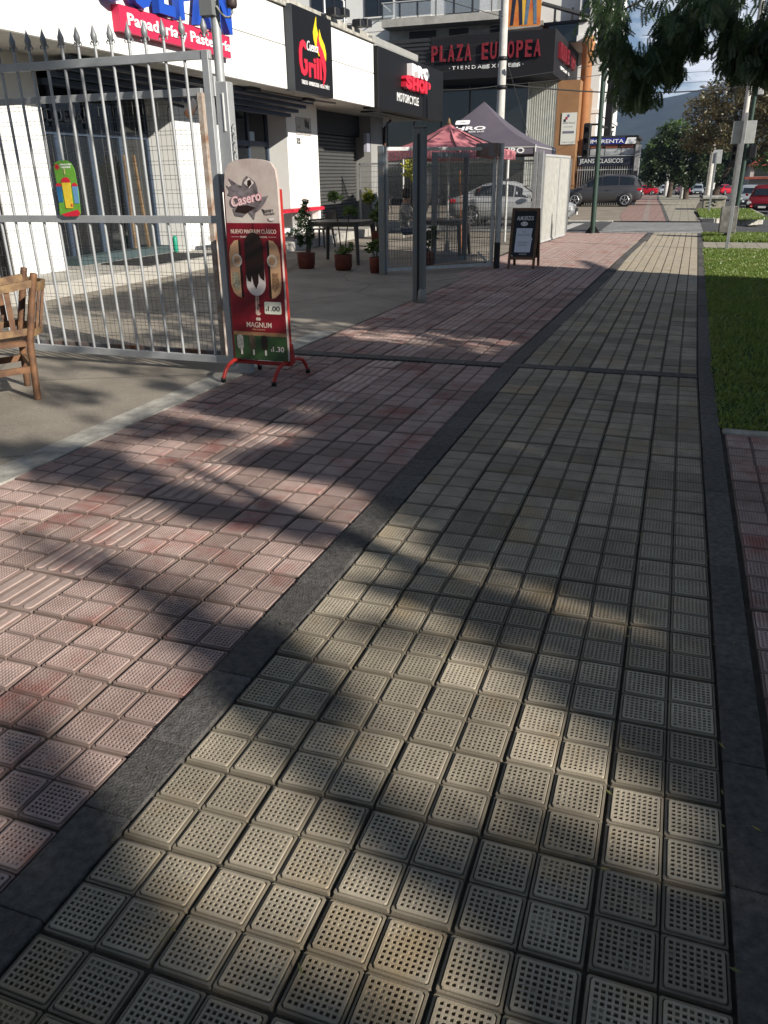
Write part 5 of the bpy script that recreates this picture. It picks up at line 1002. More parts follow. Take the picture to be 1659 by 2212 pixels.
def car(kind, loc, rz, col, label, cat='car', group='parked cars'):
    k = KINDS[kind]; name = {'suv': 'suv_car', 'sedan': 'sedan_car', 'wagon': 'station_wagon'}[kind]
    t = thing(name, label, cat, (0, 0, 0), group); W = k['W']
    def loft(sec, name, m):
        n = len(sec[0]); mb = MB(); vs = [p for s in sec for p in s]; fs = []
        for i in range(len(sec) - 1):
            for j in range(n - 1): fs.append((i * n + j, i * n + j + 1, i * n + n + j + 1, i * n + n + j))
        fs.append(tuple(range(n))); fs.append(tuple(reversed(range((len(sec) - 1) * n, len(sec) * n))))
        return mb.add(vs, fs, True).build(name, m, t)
    S = []
    for x, zb, zt, w in k['body']:
        h = zt - zb; pts = [(0, zb), (w * 0.86, zb), (w * 0.97, zb + h * 0.18), (w, zb + h * 0.45), (w * 0.985, zb + h * 0.72), (w * 0.93, zt - 0.03), (w * 0.84, zt), (w * 0.4, zt + 0.015), (0, zt + 0.02)]
        S.append([(x, y, z) for y, z in pts] + [(x, -y, z) for y, z in reversed(pts[:-1])][:-1] + [(x, 0.0, zb)])
    loft(S, 'body', col)
    S = []; B = k['body']
    def belt(x): return lerp_pts([(b[0], b[2]) for b in B], x)
    for x, zt, w in k['roof']:
        zb = belt(x) - 0.02; wb = min(W - 0.07, lerp_pts([(b[0], b[3]) for b in B], x) * 0.93)
        wt = w; zt_ = max(zt, zb + 0.02); pts = [(wb, zb), (wb + (wt - wb) * 0.9, zb + (zt_ - zb) * 0.9), (wt * 0.82, zt_), (0, zt_ + 0.012)]
        S.append([(x, y, z) for y, z in pts] + [(x, -y, z) for y, z in reversed(pts[:-1])])
    loft(S, 'roof', col)
    def side(x, f):
        zt = lerp_pts([(r[0], r[1]) for r in k['roof']], x); w = lerp_pts([(r[0], r[2]) for r in k['roof']], x); zb = belt(x) - 0.02; wb = min(W - 0.07, lerp_pts([(b[0], b[3]) for b in B], x) * 0.93)
        return wb + (w - wb) * 0.9 * f / 0.9 if f <= 0.9 else w, zb + (max(zt, zb + 0.02) - zb) * f
    for s in (-1, 1):
        for x0, x1 in k['sw']:
            vs = []
            for f in (0.14, 0.84):
                for i in range(4):
                    x = x0 + (x1 - x0) * i / 3
                    y, z = side(x, f); vs.append((x, s * (y + 0.012), z))
            fs = [(i, i + 1, i + 5, i + 4) for i in range(3)]
            MB().add(vs, fs if s < 0 else [f[::-1] for f in fs]).build('side_window', M_cglass, t)
        for wx in k['wheels']:
            r = k['r']; R_y = Matrix.Rotation(math.radians(90), 3, 'X')
            MB().lathe((wx, s * (W - 0.015), r + 0.03), [(0.0, -0.004), (r * 1.16, -0.004), (r * 1.16, 0.014), (0, 0.014)], 22, R_y).build('wheel_arch', M_trim, t)
            w_ = MB().lathe((wx, s * (W - 0.09), r), [(r * 0.62, -0.11), (r * 0.92, -0.11), (r, -0.07), (r, 0.07), (r * 0.92, 0.11), (r * 0.62, 0.11)], 22, R_y).build('tyre', M_tyre, t)
            mb = MB(); yy = s * (W + 0.008)
            for q in range(5):
                a = 2 * math.pi * q / 5 + 0.3; mb.beam((wx, yy, r), (wx + r * 0.62 * math.cos(a), yy, r + r * 0.62 * math.sin(a)), 0.03, 0.085, up=(0, 1, 0))
            ring = [(wx + r * 0.64 * math.cos(2 * math.pi * i / 20), yy, r + r * 0.64 * math.sin(2 * math.pi * i / 20)) for i in range(21)]; mb.tube(ring, 0.025, 6, False); mb.build('rim', M_rim, w_)
    # windscreens
    for a, b in (((k['roof'][-1], k['roof'][-2], 1)), ((k['roof'][0], k['roof'][1], -1)))[0:0]: pass
    for (p0, p1, s) in ((k['roof'][-1], k['roof'][-2], 1), (k['roof'][0], k['roof'][1 if kind == 'suv' else 2], -1)):
        def pt(f): return p0[0] + (p1[0] - p0[0]) * f, p0[1] + (p1[1] - p0[1]) * f, p0[2] + (p1[2] - p0[2]) * f
        xa, za, wa = pt(0.10); xb_, zb_, wb_ = pt(0.93); o_ = 0.022 * s
        q_ = [(xa + o_, -wa * 0.93, za + 0.025), (xa + o_, wa * 0.93, za + 0.025), (xb_ + o_, wb_ * 0.86, zb_ + 0.02), (xb_ + o_, -wb_ * 0.86, zb_ + 0.02)]
        MB().add(q_, [(0, 1, 2, 3) if s > 0 else (3, 2, 1, 0)]).build('windscreen' if s > 0 else 'rear_window', M_cglass, t)
    f = B[-1]; r_ = B[0]; zf = f[1]
    for s in (-1, 1):
        MB().bbox((B[-2][0] - 0.12, s * B[-2][3] * 0.92 - 0.14, B[-2][2] - 0.18), (B[-2][0] + 0.10, s * B[-2][3] * 0.92 + 0.10, B[-2][2] - 0.04), 0.03).build('headlight', M_head, t)
        MB().bbox((B[1][0] - 0.05, s * B[1][3] * 0.93 - 0.10, B[1][2] - 0.16), (B[1][0] + 0.22, s * B[1][3] * 0.93 + 0.10, B[1][2] - 0.03), 0.03).build('tail_light', M_tail, t)
        MB().bbox((0.62 if kind != 'suv' else 0.72, s * W - 0.04 + (0.06 if s > 0 else -0.12), belt(0.7) + 0.02), (0.78 if kind != 'suv' else 0.9, s * W + 0.04 + (0.12 if s > 0 else -0.06), belt(0.7) + 0.15), 0.02).build('mirror', col, t)
        MB().box((-0.5, s * (W + 0.004) - 0.006, 0.84), (-0.32, s * (W + 0.004) + 0.006, 0.87)).build('door_handle', M_trim, t)
    MB().box((f[0] - 0.02, -0.42, f[1] + 0.02), (f[0] + 0.02, 0.42, f[1] + 0.16)).build('grille', M_trim, t); MB().box((f[0] + 0.02, -0.2, f[1] - 0.03), (f[0] + 0.035, 0.2, f[1] + 0.07)).build('number_plate', M_plate, t)
    MB().box((r_[0] - 0.03, -0.2, r_[1] + 0.05), (r_[0] - 0.012, 0.2, r_[1] + 0.16)).build('number_plate', M_plate, t)
    MB().box((-1.9, -W * 0.8, 0.2), (1.9, W * 0.8, 0.35)).build('underbody', M_trim, t)
    t.location = loc; t.rotation_euler = (0, 0, rz); return t
P_grey = paint('gunmetal_paint', (0.065, 0.065, 0.07)); P_white = paint('white_car_paint', (0.62, 0.64, 0.66)); P_red = paint('red_car_paint', (0.50, 0.012, 0.025)); P_silver = paint('silver_car_paint', (0.38, 0.42, 0.45)); P_dred = paint('maroon_car_paint', (0.22, 0.01, 0.015))
car('suv', (-4.36, 49.3, gz(-4, 49.3)), math.pi, P_grey, 'dark grey SUV parked side-on beyond the crosswalk')
car('sedan', (-5.55, 29.3, -0.03), math.radians(2), paint('dull_white_paint', (0.42, 0.43, 0.44)), 'white sedan on the side street behind the mesh fences')
car('wagon', (4.75, 69, gz(5, 67) - 0.06), math.radians(-90), P_silver, 'pale silver station wagon in the car park, front towards the camera')
car('wagon', (4.5, 53.5, gz(5, 53.5) - 0.06), math.radians(-97), P_dred, 'dark red hatchback nearest at the right edge of the car park')
car('wagon', (1.95, 132, gz(5, 132)), math.radians(-90), P_silver, 'small far silver car in front of the tree trunks')
car('sedan', (0.0, 132, gz(0, 132)), math.radians(-80), P_red, 'far bright red car facing the camera between two pale poles')
car('sedan', (5.55, 132, gz(5, 132)), math.radians(60), P_red, 'far bright red car behind the leaning tree')
car('sedan', (-5.6, 130, gz(-4, 130)), math.radians(180), P_red, 'far red sedan seen side-on behind the dark grey SUV')
car('wagon', (-2.6, 137, gz(-2, 137)), math.radians(-90), P_white, 'far pale van-like car right of the red sedan')

# ------------------------------------------------------------------ black shop with white flats above
M_pw = mat('pale_render', (0.72, 0.72, 0.70), 0.8, var=0.08, scale=0.6); M_brown = mat('tan_wall', (0.30, 0.16, 0.075), 0.8, var=0.2, scale=1.5); M_orange = mat('orange_render', (0.55, 0.25, 0.11), 0.8, var=0.2, scale=1.2)
M_pl = mat('plaza_red', (0.17, 0.012, 0.02), 0.5); M_curt = mat('curtain', (0.50, 0.50, 0.44), 0.9, var=0.3, scale=3); M_louv = mat('charcoal_metal', (0.03, 0.03, 0.033), 0.6); M_block = mat('bare_block', (0.42, 0.41, 0.38), 0.9, var=0.35, scale=1.5)
PY = 48.0
pz = thing('plaza_building', 'black-fronted corner shop under white flats with balconies', 'building', (-12, PY, -0.3))
MB().bbox((-14.07, PY, 6.51), (-7.26, 60.3, 8.63), 0.02).build('sign_box', mat('anthracite_cladding', (0.014, 0.014, 0.016), 0.6, spec=0.15), pz); MB().box((-19.5, PY + 0.05, 6.51), (-14.08, 60, 8.6)).build('louvre_box', M_louv, pz)
for k in range(10): MB().box((-19.5, PY + 0.0, 6.62 + 0.2 * k), (-14.09, PY + 0.045, 6.70 + 0.2 * k)).build('louvre', M_louv, pz)
letters('PLAZA EUROPEA', FY(-13.82, PY - 0.005, 7.40), 0.470, 0.80, 0.34, M_pl, pz, ext=0.14, bold=0.02)
text('· T I E N D A   E X P R E S S ·', FY(-13.0, PY - 0.005, 6.98), 0.18, M_wht, pz, w=4.1, ext=0.03, bold=0.0, split=True)
letters('PLAZA EUROPEA', FX(-7.255, 49.3, 7.42), 0.50, 0.75, 0.38, M_pl, pz, ext=0.16, bold=0.02); text('· TIENDA EXPRESS ·', FX(-7.255, 50.0, 6.98), 0.16, M_wht, pz, w=4.2, ext=0.03, bold=0.01)
MB().box((-20, 52.2, -1), (-7.45, 60, 6.5)).build('shop_core', M_int, pz)
for k in range(6):
    x0 = -19.5 + k * 1.73; MB().box((x0 + 0.05, 51.2, 0.3), (x0 + 1.68, 51.23, 6.4)).build('pane', M_glass, pz); MB().box((x0 - 0.04, 51.15, -0.3), (x0 + 0.04, 51.3, 6.5)).build('mullion', M_louv, pz)
MB().box((-19.5, 51.14, 2.9), (-9.12, 51.24, 3.05)).build('transom', M_louv, pz)
vs = []; fs = []
for i in range(61):
    x = -9.08 + 1.62 * i / 60; y = 51.25 + 0.03 * math.sin(i * 1.3); vs += [(x, y, -0.3), (x, y, 6.49)]
fs = [(2 * i, 2 * i + 2, 2 * i + 3, 2 * i + 1) for i in range(60)]
MB().add(vs, fs, True).build('curtain', M_curt, pz); MB().box((-9.13, 51.1, -0.3), (-9.05, 51.25, 6.5)).build('mullion', M_wgalv, pz); MB().box((-9.05, 51.17, -0.3), (-7.46, 51.19, 6.5)).build('pane', mat('clear_pane', (0.6, 0.62, 0.6), 0.05, alpha=0.12), pz)
MB().box((-7.45, 51.2, -1), (-6.2, 60, 6.505)).build('tan_wall', M_brown, pz)
MB().box((-7.1, 51.16, 3.2), (-6.25, 51.195, 4.85)).build('notice_board', mat('notice_white', (0.62, 0.62, 0.57), 0.5), pz)
for dx, dz, c_ in ((0.16, 1.42, (0.10, 0.12, 0.22)), (0.06, 1.30, (0.35, 0.02, 0.08)), (-0.03, 1.18, (0.015, 0.015, 0.016))): MB().box((-6.95 + dx, 51.15, 3.2 + dz), (-6.83 + dx, 51.159, 3.34 + dz)).build('notice_mark', mat('nm%.2f' % dz, c_, 0.5), pz)
MB().box((-7.0, 51.15, 3.78), (-6.35, 51.159, 3.9)).build('notice_mark', mat('slate_mark', (0.15, 0.15, 0.2), 0.6), pz)
text('Recibe Bonos $', FY(-7.02, 51.159, 4.28), 0.11, M_ink, pz, w=0.7, ext=0.004, shear=0.2); text('para tus compras', FY(-6.95, 51.159, 4.10), 0.06, M_ink, pz, w=0.5, ext=0.004); text('Pague al mes', FY(-7.0, 51.159, 3.30), 0.05, M_ink, pz, w=0.68, ext=0.004)
# upper storeys
MB().box((-34, 53.4, 8.64), (-6.3, 66, 22)).build('upper_wall', M_pw, pz)
MB().box((-18.2, 51.6, 9.81), (-10.5, 53.4, 10.22)).build('balcony_slab', M_block, pz); MB().box((-18.2, 53.0, 8.63), (-8.8, 53.39, 9.80)).build('block_wall', M_block, pz)
for x0, x1 in ((-16.9, -15.2), (-14.4, -13.2), (-11.9, -11.3)): MB().box((x0, 52.96, 8.8), (x1, 52.995, 9.7)).build('dark_opening', M_int, pz)
MB().tube([(-18.2, 51.65, 11.05), (-10.4, 51.65, 11.05)], 0.04, 8).build('rail', M_wgalv, pz); MB().beam((-18.2, 51.65, 11.05), (-18.2, 53.3, 10.9), 0.05, 0.05).build('rail', M_wgalv, pz)
for k in range(8):
    x0 = -18.15 + k * 1.1; MB().box((x0 - 0.025, 51.62, 10.2), (x0 + 0.025, 51.68, 11.03)).build('baluster', M_louv, pz)
    if k < 7: MB().box((x0 + 0.04, 51.645, 10.28), (x0 + 1.06, 51.655, 10.98)).build('glass_panel', mat('balcony_glass', (0.35, 0.40, 0.45), 0.05, alpha=0.35), pz)
def window(x0, x1, z0, z1, y=53.4):
    w = MB().box((x0, y - 0.02, z0), (x1, y + 0.2, z1)).build('window', M_glass, pz); n_ = max(1, round((x1 - x0) / 0.9))
    for i in range(n_ + 1): xx = x0 + (x1 - x0) * i / n_; MB().box((xx - 0.03, y - 0.05, z0), (xx + 0.03, y - 0.021, z1)).build('frame', M_louv, w)
    MB().box((x0 - 0.06, y - 0.1, z0 - 0.08), (x1 + 0.06, y - 0.021, z0 - 0.001)).build('sill', M_pw, w)
for x0, x1, z0, z1 in ((-19.9, -18.1, 10.7, 12.6), (-17.8, -15.7, 10.6, 12.6), (-14.7, -12.7, 10.15, 12.6), (-23.5, -21.2, 10.7, 12.6), (-19.9, -17, 14, 16), (-15.5, -12.7, 14, 16), (-23.5, -21.2, 14, 16)): window(x0, x1, z0, z1)
for z in (9.9, 10.45, 13.2): MB().box((-34, 53.385, z), (-18.3, 53.399, z + 0.03)).build('render_joint', M_block, pz)
MB().beam((-8.75, 51.9, 10.45), (-6.15, 52.6, 9.75), 0.5, 0.12).build('sloping_roof', M_louv, pz); MB().box((-8.8, 53.0, 8.64), (-6.75, 53.395, 9.55)).build('dark_glazing', M_glass, pz); MB().beam((-8.75, 52.9, 9.58), (-6.3, 52.9, 9.62), 0.1, 0.14).build('lintel', M_louv, pz)
for xx in (-8.2, -7.2): MB().box((xx, 52.9, 9.64), (xx + 0.12, 53.0, 10.3)).build('strut', M_louv, pz)
# jeans advert hung on the balcony: cropped trousers, no faces
bn = thing('jeans_banner', 'orange fabric banner showing two pairs of denim legs above the black shop', 'banner', (-9.7, 51.5, 9.4))
NB = FY(-10.7, 51.45, 9.35)
MB().prism([(0, 0), (2.0, -0.02), (2.02, 2.2), (0, 2.2)], NB, 0.02).build('sheet', mat('banner_orange', (0.50, 0.10, 0.03), 0.6, col2=(0.62, 0.25, 0.04), scale=1.6), bn)
for cx_, c_ in ((0.65, (0.015, 0.02, 0.045)), (1.45, (0.12, 0.20, 0.30))):
    for s in (-1, 1):
        MB().prism([(cx_ - 0.02 + s * 0.02, 1.9), (cx_ + s * 0.24, 1.9), (cx_ + s * 0.28, 1.2), (cx_ + s * 0.36, 0.06), (cx_ + s * 0.18, 0.06), (cx_ + s * 0.10, 1.0), (cx_ + s * 0.02, 1.5)], NB @ Matrix.Translation((0, 0, 0.021)), 0.01).build('trouser_leg', mat('denim%.2f' % cx_, c_, 0.7, var=0.35, scale=6), bn)
MB().prism([(0.86, 0.05), (1.12, 0.05), (1.12, 1.4), (1.0, 1.9), (0.92, 1.3)], NB @ Matrix.Translation((0, 0, 0.021)), 0.006).build('yellow_flash', mat('banner_yellow', (0.70, 0.42, 0.05), 0.6), bn)
# white tower with orange pilaster
tw = thing('white_tower', 'tall white corner block with orange pilaster and narrow side windows', 'building', (-5.9, 56, -0.5))
MB().box((-7.3, 58, -1), (-5.84, 74, 24)).build('wall', M_pw, tw)
MB().lathe((-6.1, 52.7, -1), [(0.31, 0), (0.31, 9.3), (0.36, 9.35), (0.36, 9.6), (0.28, 9.8)], 18).build('pilaster', M_orange, tw)
MB().box((-6.75, 52.95, 8.9), (-5.9, 57.99, 24)).build('bay', M_pw, tw); MB().box((-6.8, 52.85, 8.6), (-5.82, 57.9, 8.899)).build('string_course', M_pw, tw)
for z0 in (2.4, 5.9, 9.6, 13.0, 16.4):
    for yy in (59.5, 64.0, 68.5):
        w = MB().box((-5.839, yy, z0), (-5.79, yy + 2.2, z0 + 2.2)).build('window', M_glass, tw); MB().box((-5.839, yy - 0.15, z0 + 2.201), (-5.6, yy + 2.35, z0 + 2.4)).build('cornice', M_pw, w)
for z0 in (9.9, 13.0):
    w = MB().box((-5.899, 54.0, z0), (-5.85, 56.0, z0 + 2.2)).build('window', M_glass, tw); w = MB().box((-6.6, 52.92, z0), (-6.2, 52.949, z0 + 2.0)).build('window', M_glass, tw)
for z in (5.2, 8.7, 12.4): MB().box((-7.32, 57.95, z), (-5.75, 74.02, z + 0.22)).build('string_course', M_pw, tw)
# print shop and jeans shop
JY = 51.5
js = thing('print_and_jeans_shop', 'low dark shop with white bars, jeans sign and blue print shop sign', 'building', (-4.5, JY, -0.2))
MB().box((-5.72, JY + 0.6, -1), (-2.95, 57.5, 3.5)).build('wall', M_int, js); MB().box((-5.75, JY + 0.35, 3.501), (-2.8, 57.5, 3.62)).build('roof', M_louv, js)
MB().bbox((-6.04, JY - 0.1, 2.04), (-2.92, JY, 2.53), 0.02).build('jeans_board', mat('navy_board', (0.02, 0.022, 0.035), 0.5), js); text('JEANS  CLASICOS', FY(-5.94, JY - 0.102, 2.18), 0.24, mat('pale_lettering', (0.55, 0.56, 0.56), 0.5), js, w=2.45, ext=0.03, bold=0.01, split=True)
MB().box((-6.07, JY - 0.12, 2.532), (-2.9, JY - 0.02, 2.57)).build('board_rim', M_wgalv, js)
MB().bbox((-5.44, JY + 0.1, 3.17), (-3.50, JY + 0.25, 3.49), 0.01).build('print_board', mat('print_blue', (0.012, 0.025, 0.22), 0.5), js); MB().prism([(0, 0), (0.6, 0), (0.6, 0.32), (0.12, 0.32)], FY(-3.49, JY + 0.1, 3.17), -0.1).build('white_board', M_wht, js); text('IMPRENTA', FY(-5.42, JY + 0.098, 3.23), 0.20, M_wht, js, w=1.86, ext=0.02, bold=0.01, split=True)
for x0, w_, z0, c_ in ((-5.4, 0.66, 2.98, (0.30, 0.10, 0.06)), (-4.55, 0.66, 2.98, (0.30, 0.09, 0.05)), (-3.68, 0.66, 2.98, (0.22, 0.06, 0.04)), (-5.4, 0.8, 2.60, (0.40, 0.41, 0.42)), (-4.55, 0.86, 2.60, (0.42, 0.44, 0.45)), (-3.64, 0.7, 2.60, (0.55, 0.55, 0.55))):
    MB().box((x0, JY + 0.2, z0), (x0 + w_, JY + 0.3, z0 + 0.17 if z0 > 2.9 else z0 + 0.34)).build('small_board', mat('board%.2f%.2f' % (x0, z0), c_, 0.6, var=0.4, scale=4), js)
text('IMPRENTA', FY(-4.48, JY + 0.198, 2.78), 0.09, M_wht, js, w=0.7, ext=0.01)
for k in range(24): MB().box((-6.0 + k * 0.132, JY - 0.06, -0.4), (-5.98 + k * 0.132, JY - 0.035, 2.03)).build('bar', M_wgalv, js)
MB().box((-6.05, JY - 0.07, 1.80), (-2.9, JY - 0.03, 1.84)).build('rail', M_wgalv, js)
MB().bbox((-2.86, JY - 0.2, -0.5), (-2.56, JY + 0.2, 3.1), 0.02).build('pillar', mat('pillar_grey', (0.35, 0.35, 0.35), 0.8, var=0.4), js); MB().box((-2.9, JY - 0.3, 1.0), (-2.6, JY - 0.201, 1.75)).build('meter_box', M_louv, js)
# small house with a red roof behind the car park
hs = thing('red_roof_house', 'white house with red tiled roof beyond the car park', 'house', (13, 92, -1.3))
MB().box((5.9, 90, -2), (18, 98, 2.1)).build('wall', mat('house_wall', (0.45, 0.43, 0.40), 0.8), hs)
MB().add([(5.6, 89.6, 2.1), (18.4, 89.6, 2.1), (18.4, 98.4, 2.1), (5.6, 98.4, 2.1), (9, 94, 4.4), (16, 94, 4.4)], [(0, 1, 5, 4), (1, 2, 5), (2, 3, 4, 5), (3, 0, 4)]).build('roof', mat('roof_tile', (0.30, 0.07, 0.045), 0.8, var=0.4, scale=3), hs)
MB().box((5.4, 88.8, 0.95), (18.2, 90, 1.15)).build('porch_roof', MATS['roof_tile'], hs)
for x0 in (6.3, 8.6, 10.9): MB().box((x0, 89.97, 1.2), (x0 + 1.3, 89.99, 1.95)).build('window', M_glass, hs)
# ------------------------------------------------------------------ poles, signals, signs
M_pole = mat('concrete_pole', (0.55, 0.54, 0.51), 0.85, var=0.25, scale=5); M_green = mat('green_pole_paint', (0.03, 0.06, 0.045), 0.5, var=0.2, scale=5)
def cpole(x, y, h, r0, r1, label):
    t = thing('utility_pole', label, 'pole', (x, y, gz(x, y)), 'pale concrete utility poles'); MB().tube([(x, y, gz(x, y) - 0.2), (x, y, gz(x, y) + h)], [r0, r1], 12).build('shaft', M_pole, t); return t
up = cpole(-6.9, 33.0, 9.5, 0.18, 0.13, 'pale concrete utility pole rising behind the tent')
MB().lathe((-6.9, 33, 5.5), [(0.15, 0), (0.19, 0.02), (0.19, 0.12), (0.15, 0.14)], 12).build('cable_clamp', M_dark, up); MB().lathe((-6.9, 33, 4.55), [(0.16, 0), (0.22, 0.03), (0.22, 0.12), (0.16, 0.15)], 12).build('cable_clamp', M_dark, up)
for xx in (-7.6, -6.5): MB().box((xx, 32.7, 5.25), (xx + 0.22, 32.8, 5.37)).build('terminal_box', M_wgalv, up)
cpole(1.25, 24.1, 6.5, 0.075, 0.06, 'white pole carrying the metal box by the grass'); cpole(-2.2, 120, 5.3, 0.28, 0.22, 'thin pale pole far off between the trees, left one'); cpole(-0.08, 85, 6.0, 0.22, 0.15, 'thin pale pole far off between the trees, middle one'); cpole(1.68, 66, 4.4, 0.18, 0.15, 'pale pole beside the leaning tree trunk'); cpole(2.6, 88, 12, 0.2, 0.14, 'tall brown power pole above the tree line')
pl_ = MB(); 
tp = thing('power_pole_arm', 'cross-arm with street lamp high on the far power pole', 'street lamp', (2.6, 88, 10)); MB().beam((1.8, 88, 10.2), (3.4, 88, 10.2), 0.12, 0.12).build('cross_arm', M_wood, tp); MB().tube([(2.6, 88, 7.6), (1.6, 88, 8.8), (0.9, 88, 9.0)], 0.05, 6).build('lamp_arm', M_galv, tp); MB().lathe((0.6, 88, 8.9), [(0.0, -0.1), (0.3, -0.02), (0.32, 0.08), (0.0, 0.2)], 12).build('lamp_head', M_galv, tp)
sp_ = thing('traffic_signal_post', 'tall dark green traffic signal post at the crosswalk, left side', 'traffic light', (-2.38, 25.18, 0))
MB().tube([(-2.38, 25.18, 0), (-2.42, 25.18, 2.8), (-2.50, 25.18, 7.5)], [0.075, 0.065, 0.055], 12).build('shaft', M_green, sp_)
for a in range(4): MB().prism([(0, 0), (0.17, 0), (0.0, 0.22)], frame((-2.38 + 0.05 * math.cos(a * math.pi / 2), 25.18 + 0.05 * math.sin(a * math.pi / 2), 0.0), (math.cos(a * math.pi / 2), math.sin(a * math.pi / 2), 0), (0, 0, 1)), 0.012).build('base_fin', M_dark, sp_)
MB().bbox((-2.86, 25.12, 2.02), (-2.66, 25.36, 2.92), 0.03).build('signal_head', M_dark, sp_); MB().bbox((-2.32, 25.3, 2.58), (-2.12, 25.5, 7.0), 0.02).build('backing_panel', M_dark, sp_)
for z in (2.55, 2.88): MB().beam((-2.80, 25.2, z), (-2.40, 25.2, z), 0.05, 0.05).build('arm', M_dark, sp_)
MB().beam((-2.40, 25.25, 2.80), (-2.05, 25.4, 2.80), 0.05, 0.05).build('arm', M_dark, sp_)
for z in (2.18, 2.48, 2.76): MB().tube([(-2.76, 25.11, z), (-2.76, 24.98, z - 0.01)], 0.075, 10, False).build('visor', M_dark, sp_)
s2 = thing('traffic_signal_post', 'dark green signal post with small plate behind the metal box, right side', 'traffic light', (1.44, 25.1, 0))
MB().tube([(1.44, 25.1, 0), (1.48, 25.1, 5.0)], 0.055, 12).build('shaft', M_green, s2); MB().bbox((1.10, 24.95, 1.85), (1.30, 25.15, 2.32), 0.03).build('signal_head', M_dark, s2); MB().bbox((1.52, 25.0, 1.95), (1.72, 25.2, 2.25), 0.03).build('signal_head', M_dark, s2); MB().bbox((1.52, 25.02, 3.45), (1.66, 25.05, 4.05), 0.01).build('plate', M_wgalv, s2)
for z in (1.97, 2.18): MB().tube([(1.19, 24.94, z), (1.17, 24.82, z)], 0.075, 10, False).build('visor', M_dark, s2)
sn = thing('sign_post', 'grey square post with blank square plate seen from behind on the lawn', 'road sign', (1.07, 20.08, 0))
MB().bbox((1.035, 20.04, 0), (1.105, 20.11, 2.75), 0.004).build('shaft', M_galv, sn); MB().bbox((0.84, 20.115, 2.16), (1.30, 20.13, 2.60), 0.004).build('plate', M_wgalv, sn)
bx = thing('metal_cabinet', 'scuffed grey metal utility cabinet strapped to the white pole', 'cabinet', (1.22, 23.9, 0))
MB().bbox((1.0, 23.72, 0.12), (1.42, 23.98, 0.78), 0.01).build('cabinet_body', mat('scuffed_metal', (0.30, 0.29, 0.27), 0.6, 0.3, col2=(0.12, 0.11, 0.10), scale=6), bx); MB().box((1.02, 23.705, 0.15), (1.40, 23.719, 0.75)).build('door', MATS['scuffed_metal'], bx); MB().box((1.15, 23.8, 0), (1.28, 23.95, 0.119)).build('leg', M_dark, bx)
sn2 = thing('sign_post', 'thin far sign post with narrow plate beside the graffiti planter', 'road sign', (1.19, 40.6, gz(0.5, 40.6)))
z0 = gz(0.5, 40.6); MB().bbox((1.15, 40.56, z0), (1.23, 40.64, z0 + 2.45), 0.004).build('shaft', M_galv, sn2); MB().bbox((1.05, 40.65, z0 + 2.0), (1.42, 40.67, z0 + 2.55), 0.004).build('plate', M_wgalv, sn2)
pw = thing('graffiti_planter', 'low pale concrete planter wall with black graffiti scrawl', 'planter', (1.5, 43.6, gz(0.5, 43.5)))
z0 = lerp_pts(WALK, 43.4); MB().bbox((0.98, 43.3, z0 - 0.1), (1.95, 45.2, z0 + 0.50), 0.02).build('wall', mat('stained_cement', (0.40, 0.37, 0.29), 0.9, var=0.4, scale=3), pw); MB().bbox((0.92, 43.22, z0 + 0.501), (2.0, 45.3, z0 + 0.60), 0.015).build('coping', M_conc2, pw)
gf = MB(); rr = random.Random(4)
for k in range(2):
    pts = [(1.12 + 0.045 * i, 43.288, z0 + 0.36 - 0.15 * k + 0.06 * rr.uniform(-1, 1)) for i in range(11)]; gf.tube(pts, 0.017, 5)
gf.build('graffiti', M_dark, pw)
# overhead cables
M_cab = mat('cable_black', (0.02, 0.02, 0.02), 0.6)
def cable(a, b, sag, r, label):
    a = Vector(a); b = Vector(b); pts = []
    for i in range(17): t = i / 16; q_ = a.lerp(b, t); q_.z -= sag * 4 * t * (1 - t); pts.append(q_)
    o = MB().tube(pts, r, 5, False).build('overhead_cable', M_cab); tag(o, label, 'cable', 'overhead cables'); return o
U = (-6.9, 33, 0)
for k, (b, z, sg_, lab) in enumerate((((-22, 31, 6.5), 6.6, 0.5, 'top overhead cable left of the utility pole across the black sign'), ((-22, 31, 6.1), 6.2, 0.5, 'second overhead cable left of the utility pole'), ((-22, 31, 5.7), 5.85, 0.5, 'third overhead cable left of the utility pole'), ((-22, 31, 5.3), 5.5, 0.5, 'fourth overhead cable left of the utility pole'), ((-14, 26, 5.6), 4.7, 0.6, 'low sagging cable bundle left of the utility pole'),
                                 ((6, 52, 6.4), 4.75, 0.6, 'thick low cable right of the utility pole towards the trees'), ((6, 52, 8.2), 4.7, 0.3, 'rising thin cable right of the utility pole'), ((6, 52, 9.2), 4.9, 0.3, 'highest thin cable right of the utility pole'))):
    cable((U[0], U[1], z), b, sg_, 0.012 if k != 5 else 0.028, lab)
cable((-6.9, 33, 5.9), (-4.9, 34.5, 0), 0.0, 0.012, 'straight guy wire down from the utility pole'); cable((2.2, 88, 10.2), (-30, 70, 11), 0.8, 0.02, 'far cable left from the power pole'); cable((2.6, 88, 9.4), (-30, 70, 10), 0.8, 0.02, 'lower far cable left from the power pole'); cable((-12, 8, 7.6), (-6.9, 33, 6.9), 0.5, 0.012, 'cable over the shop roof to the utility pole')
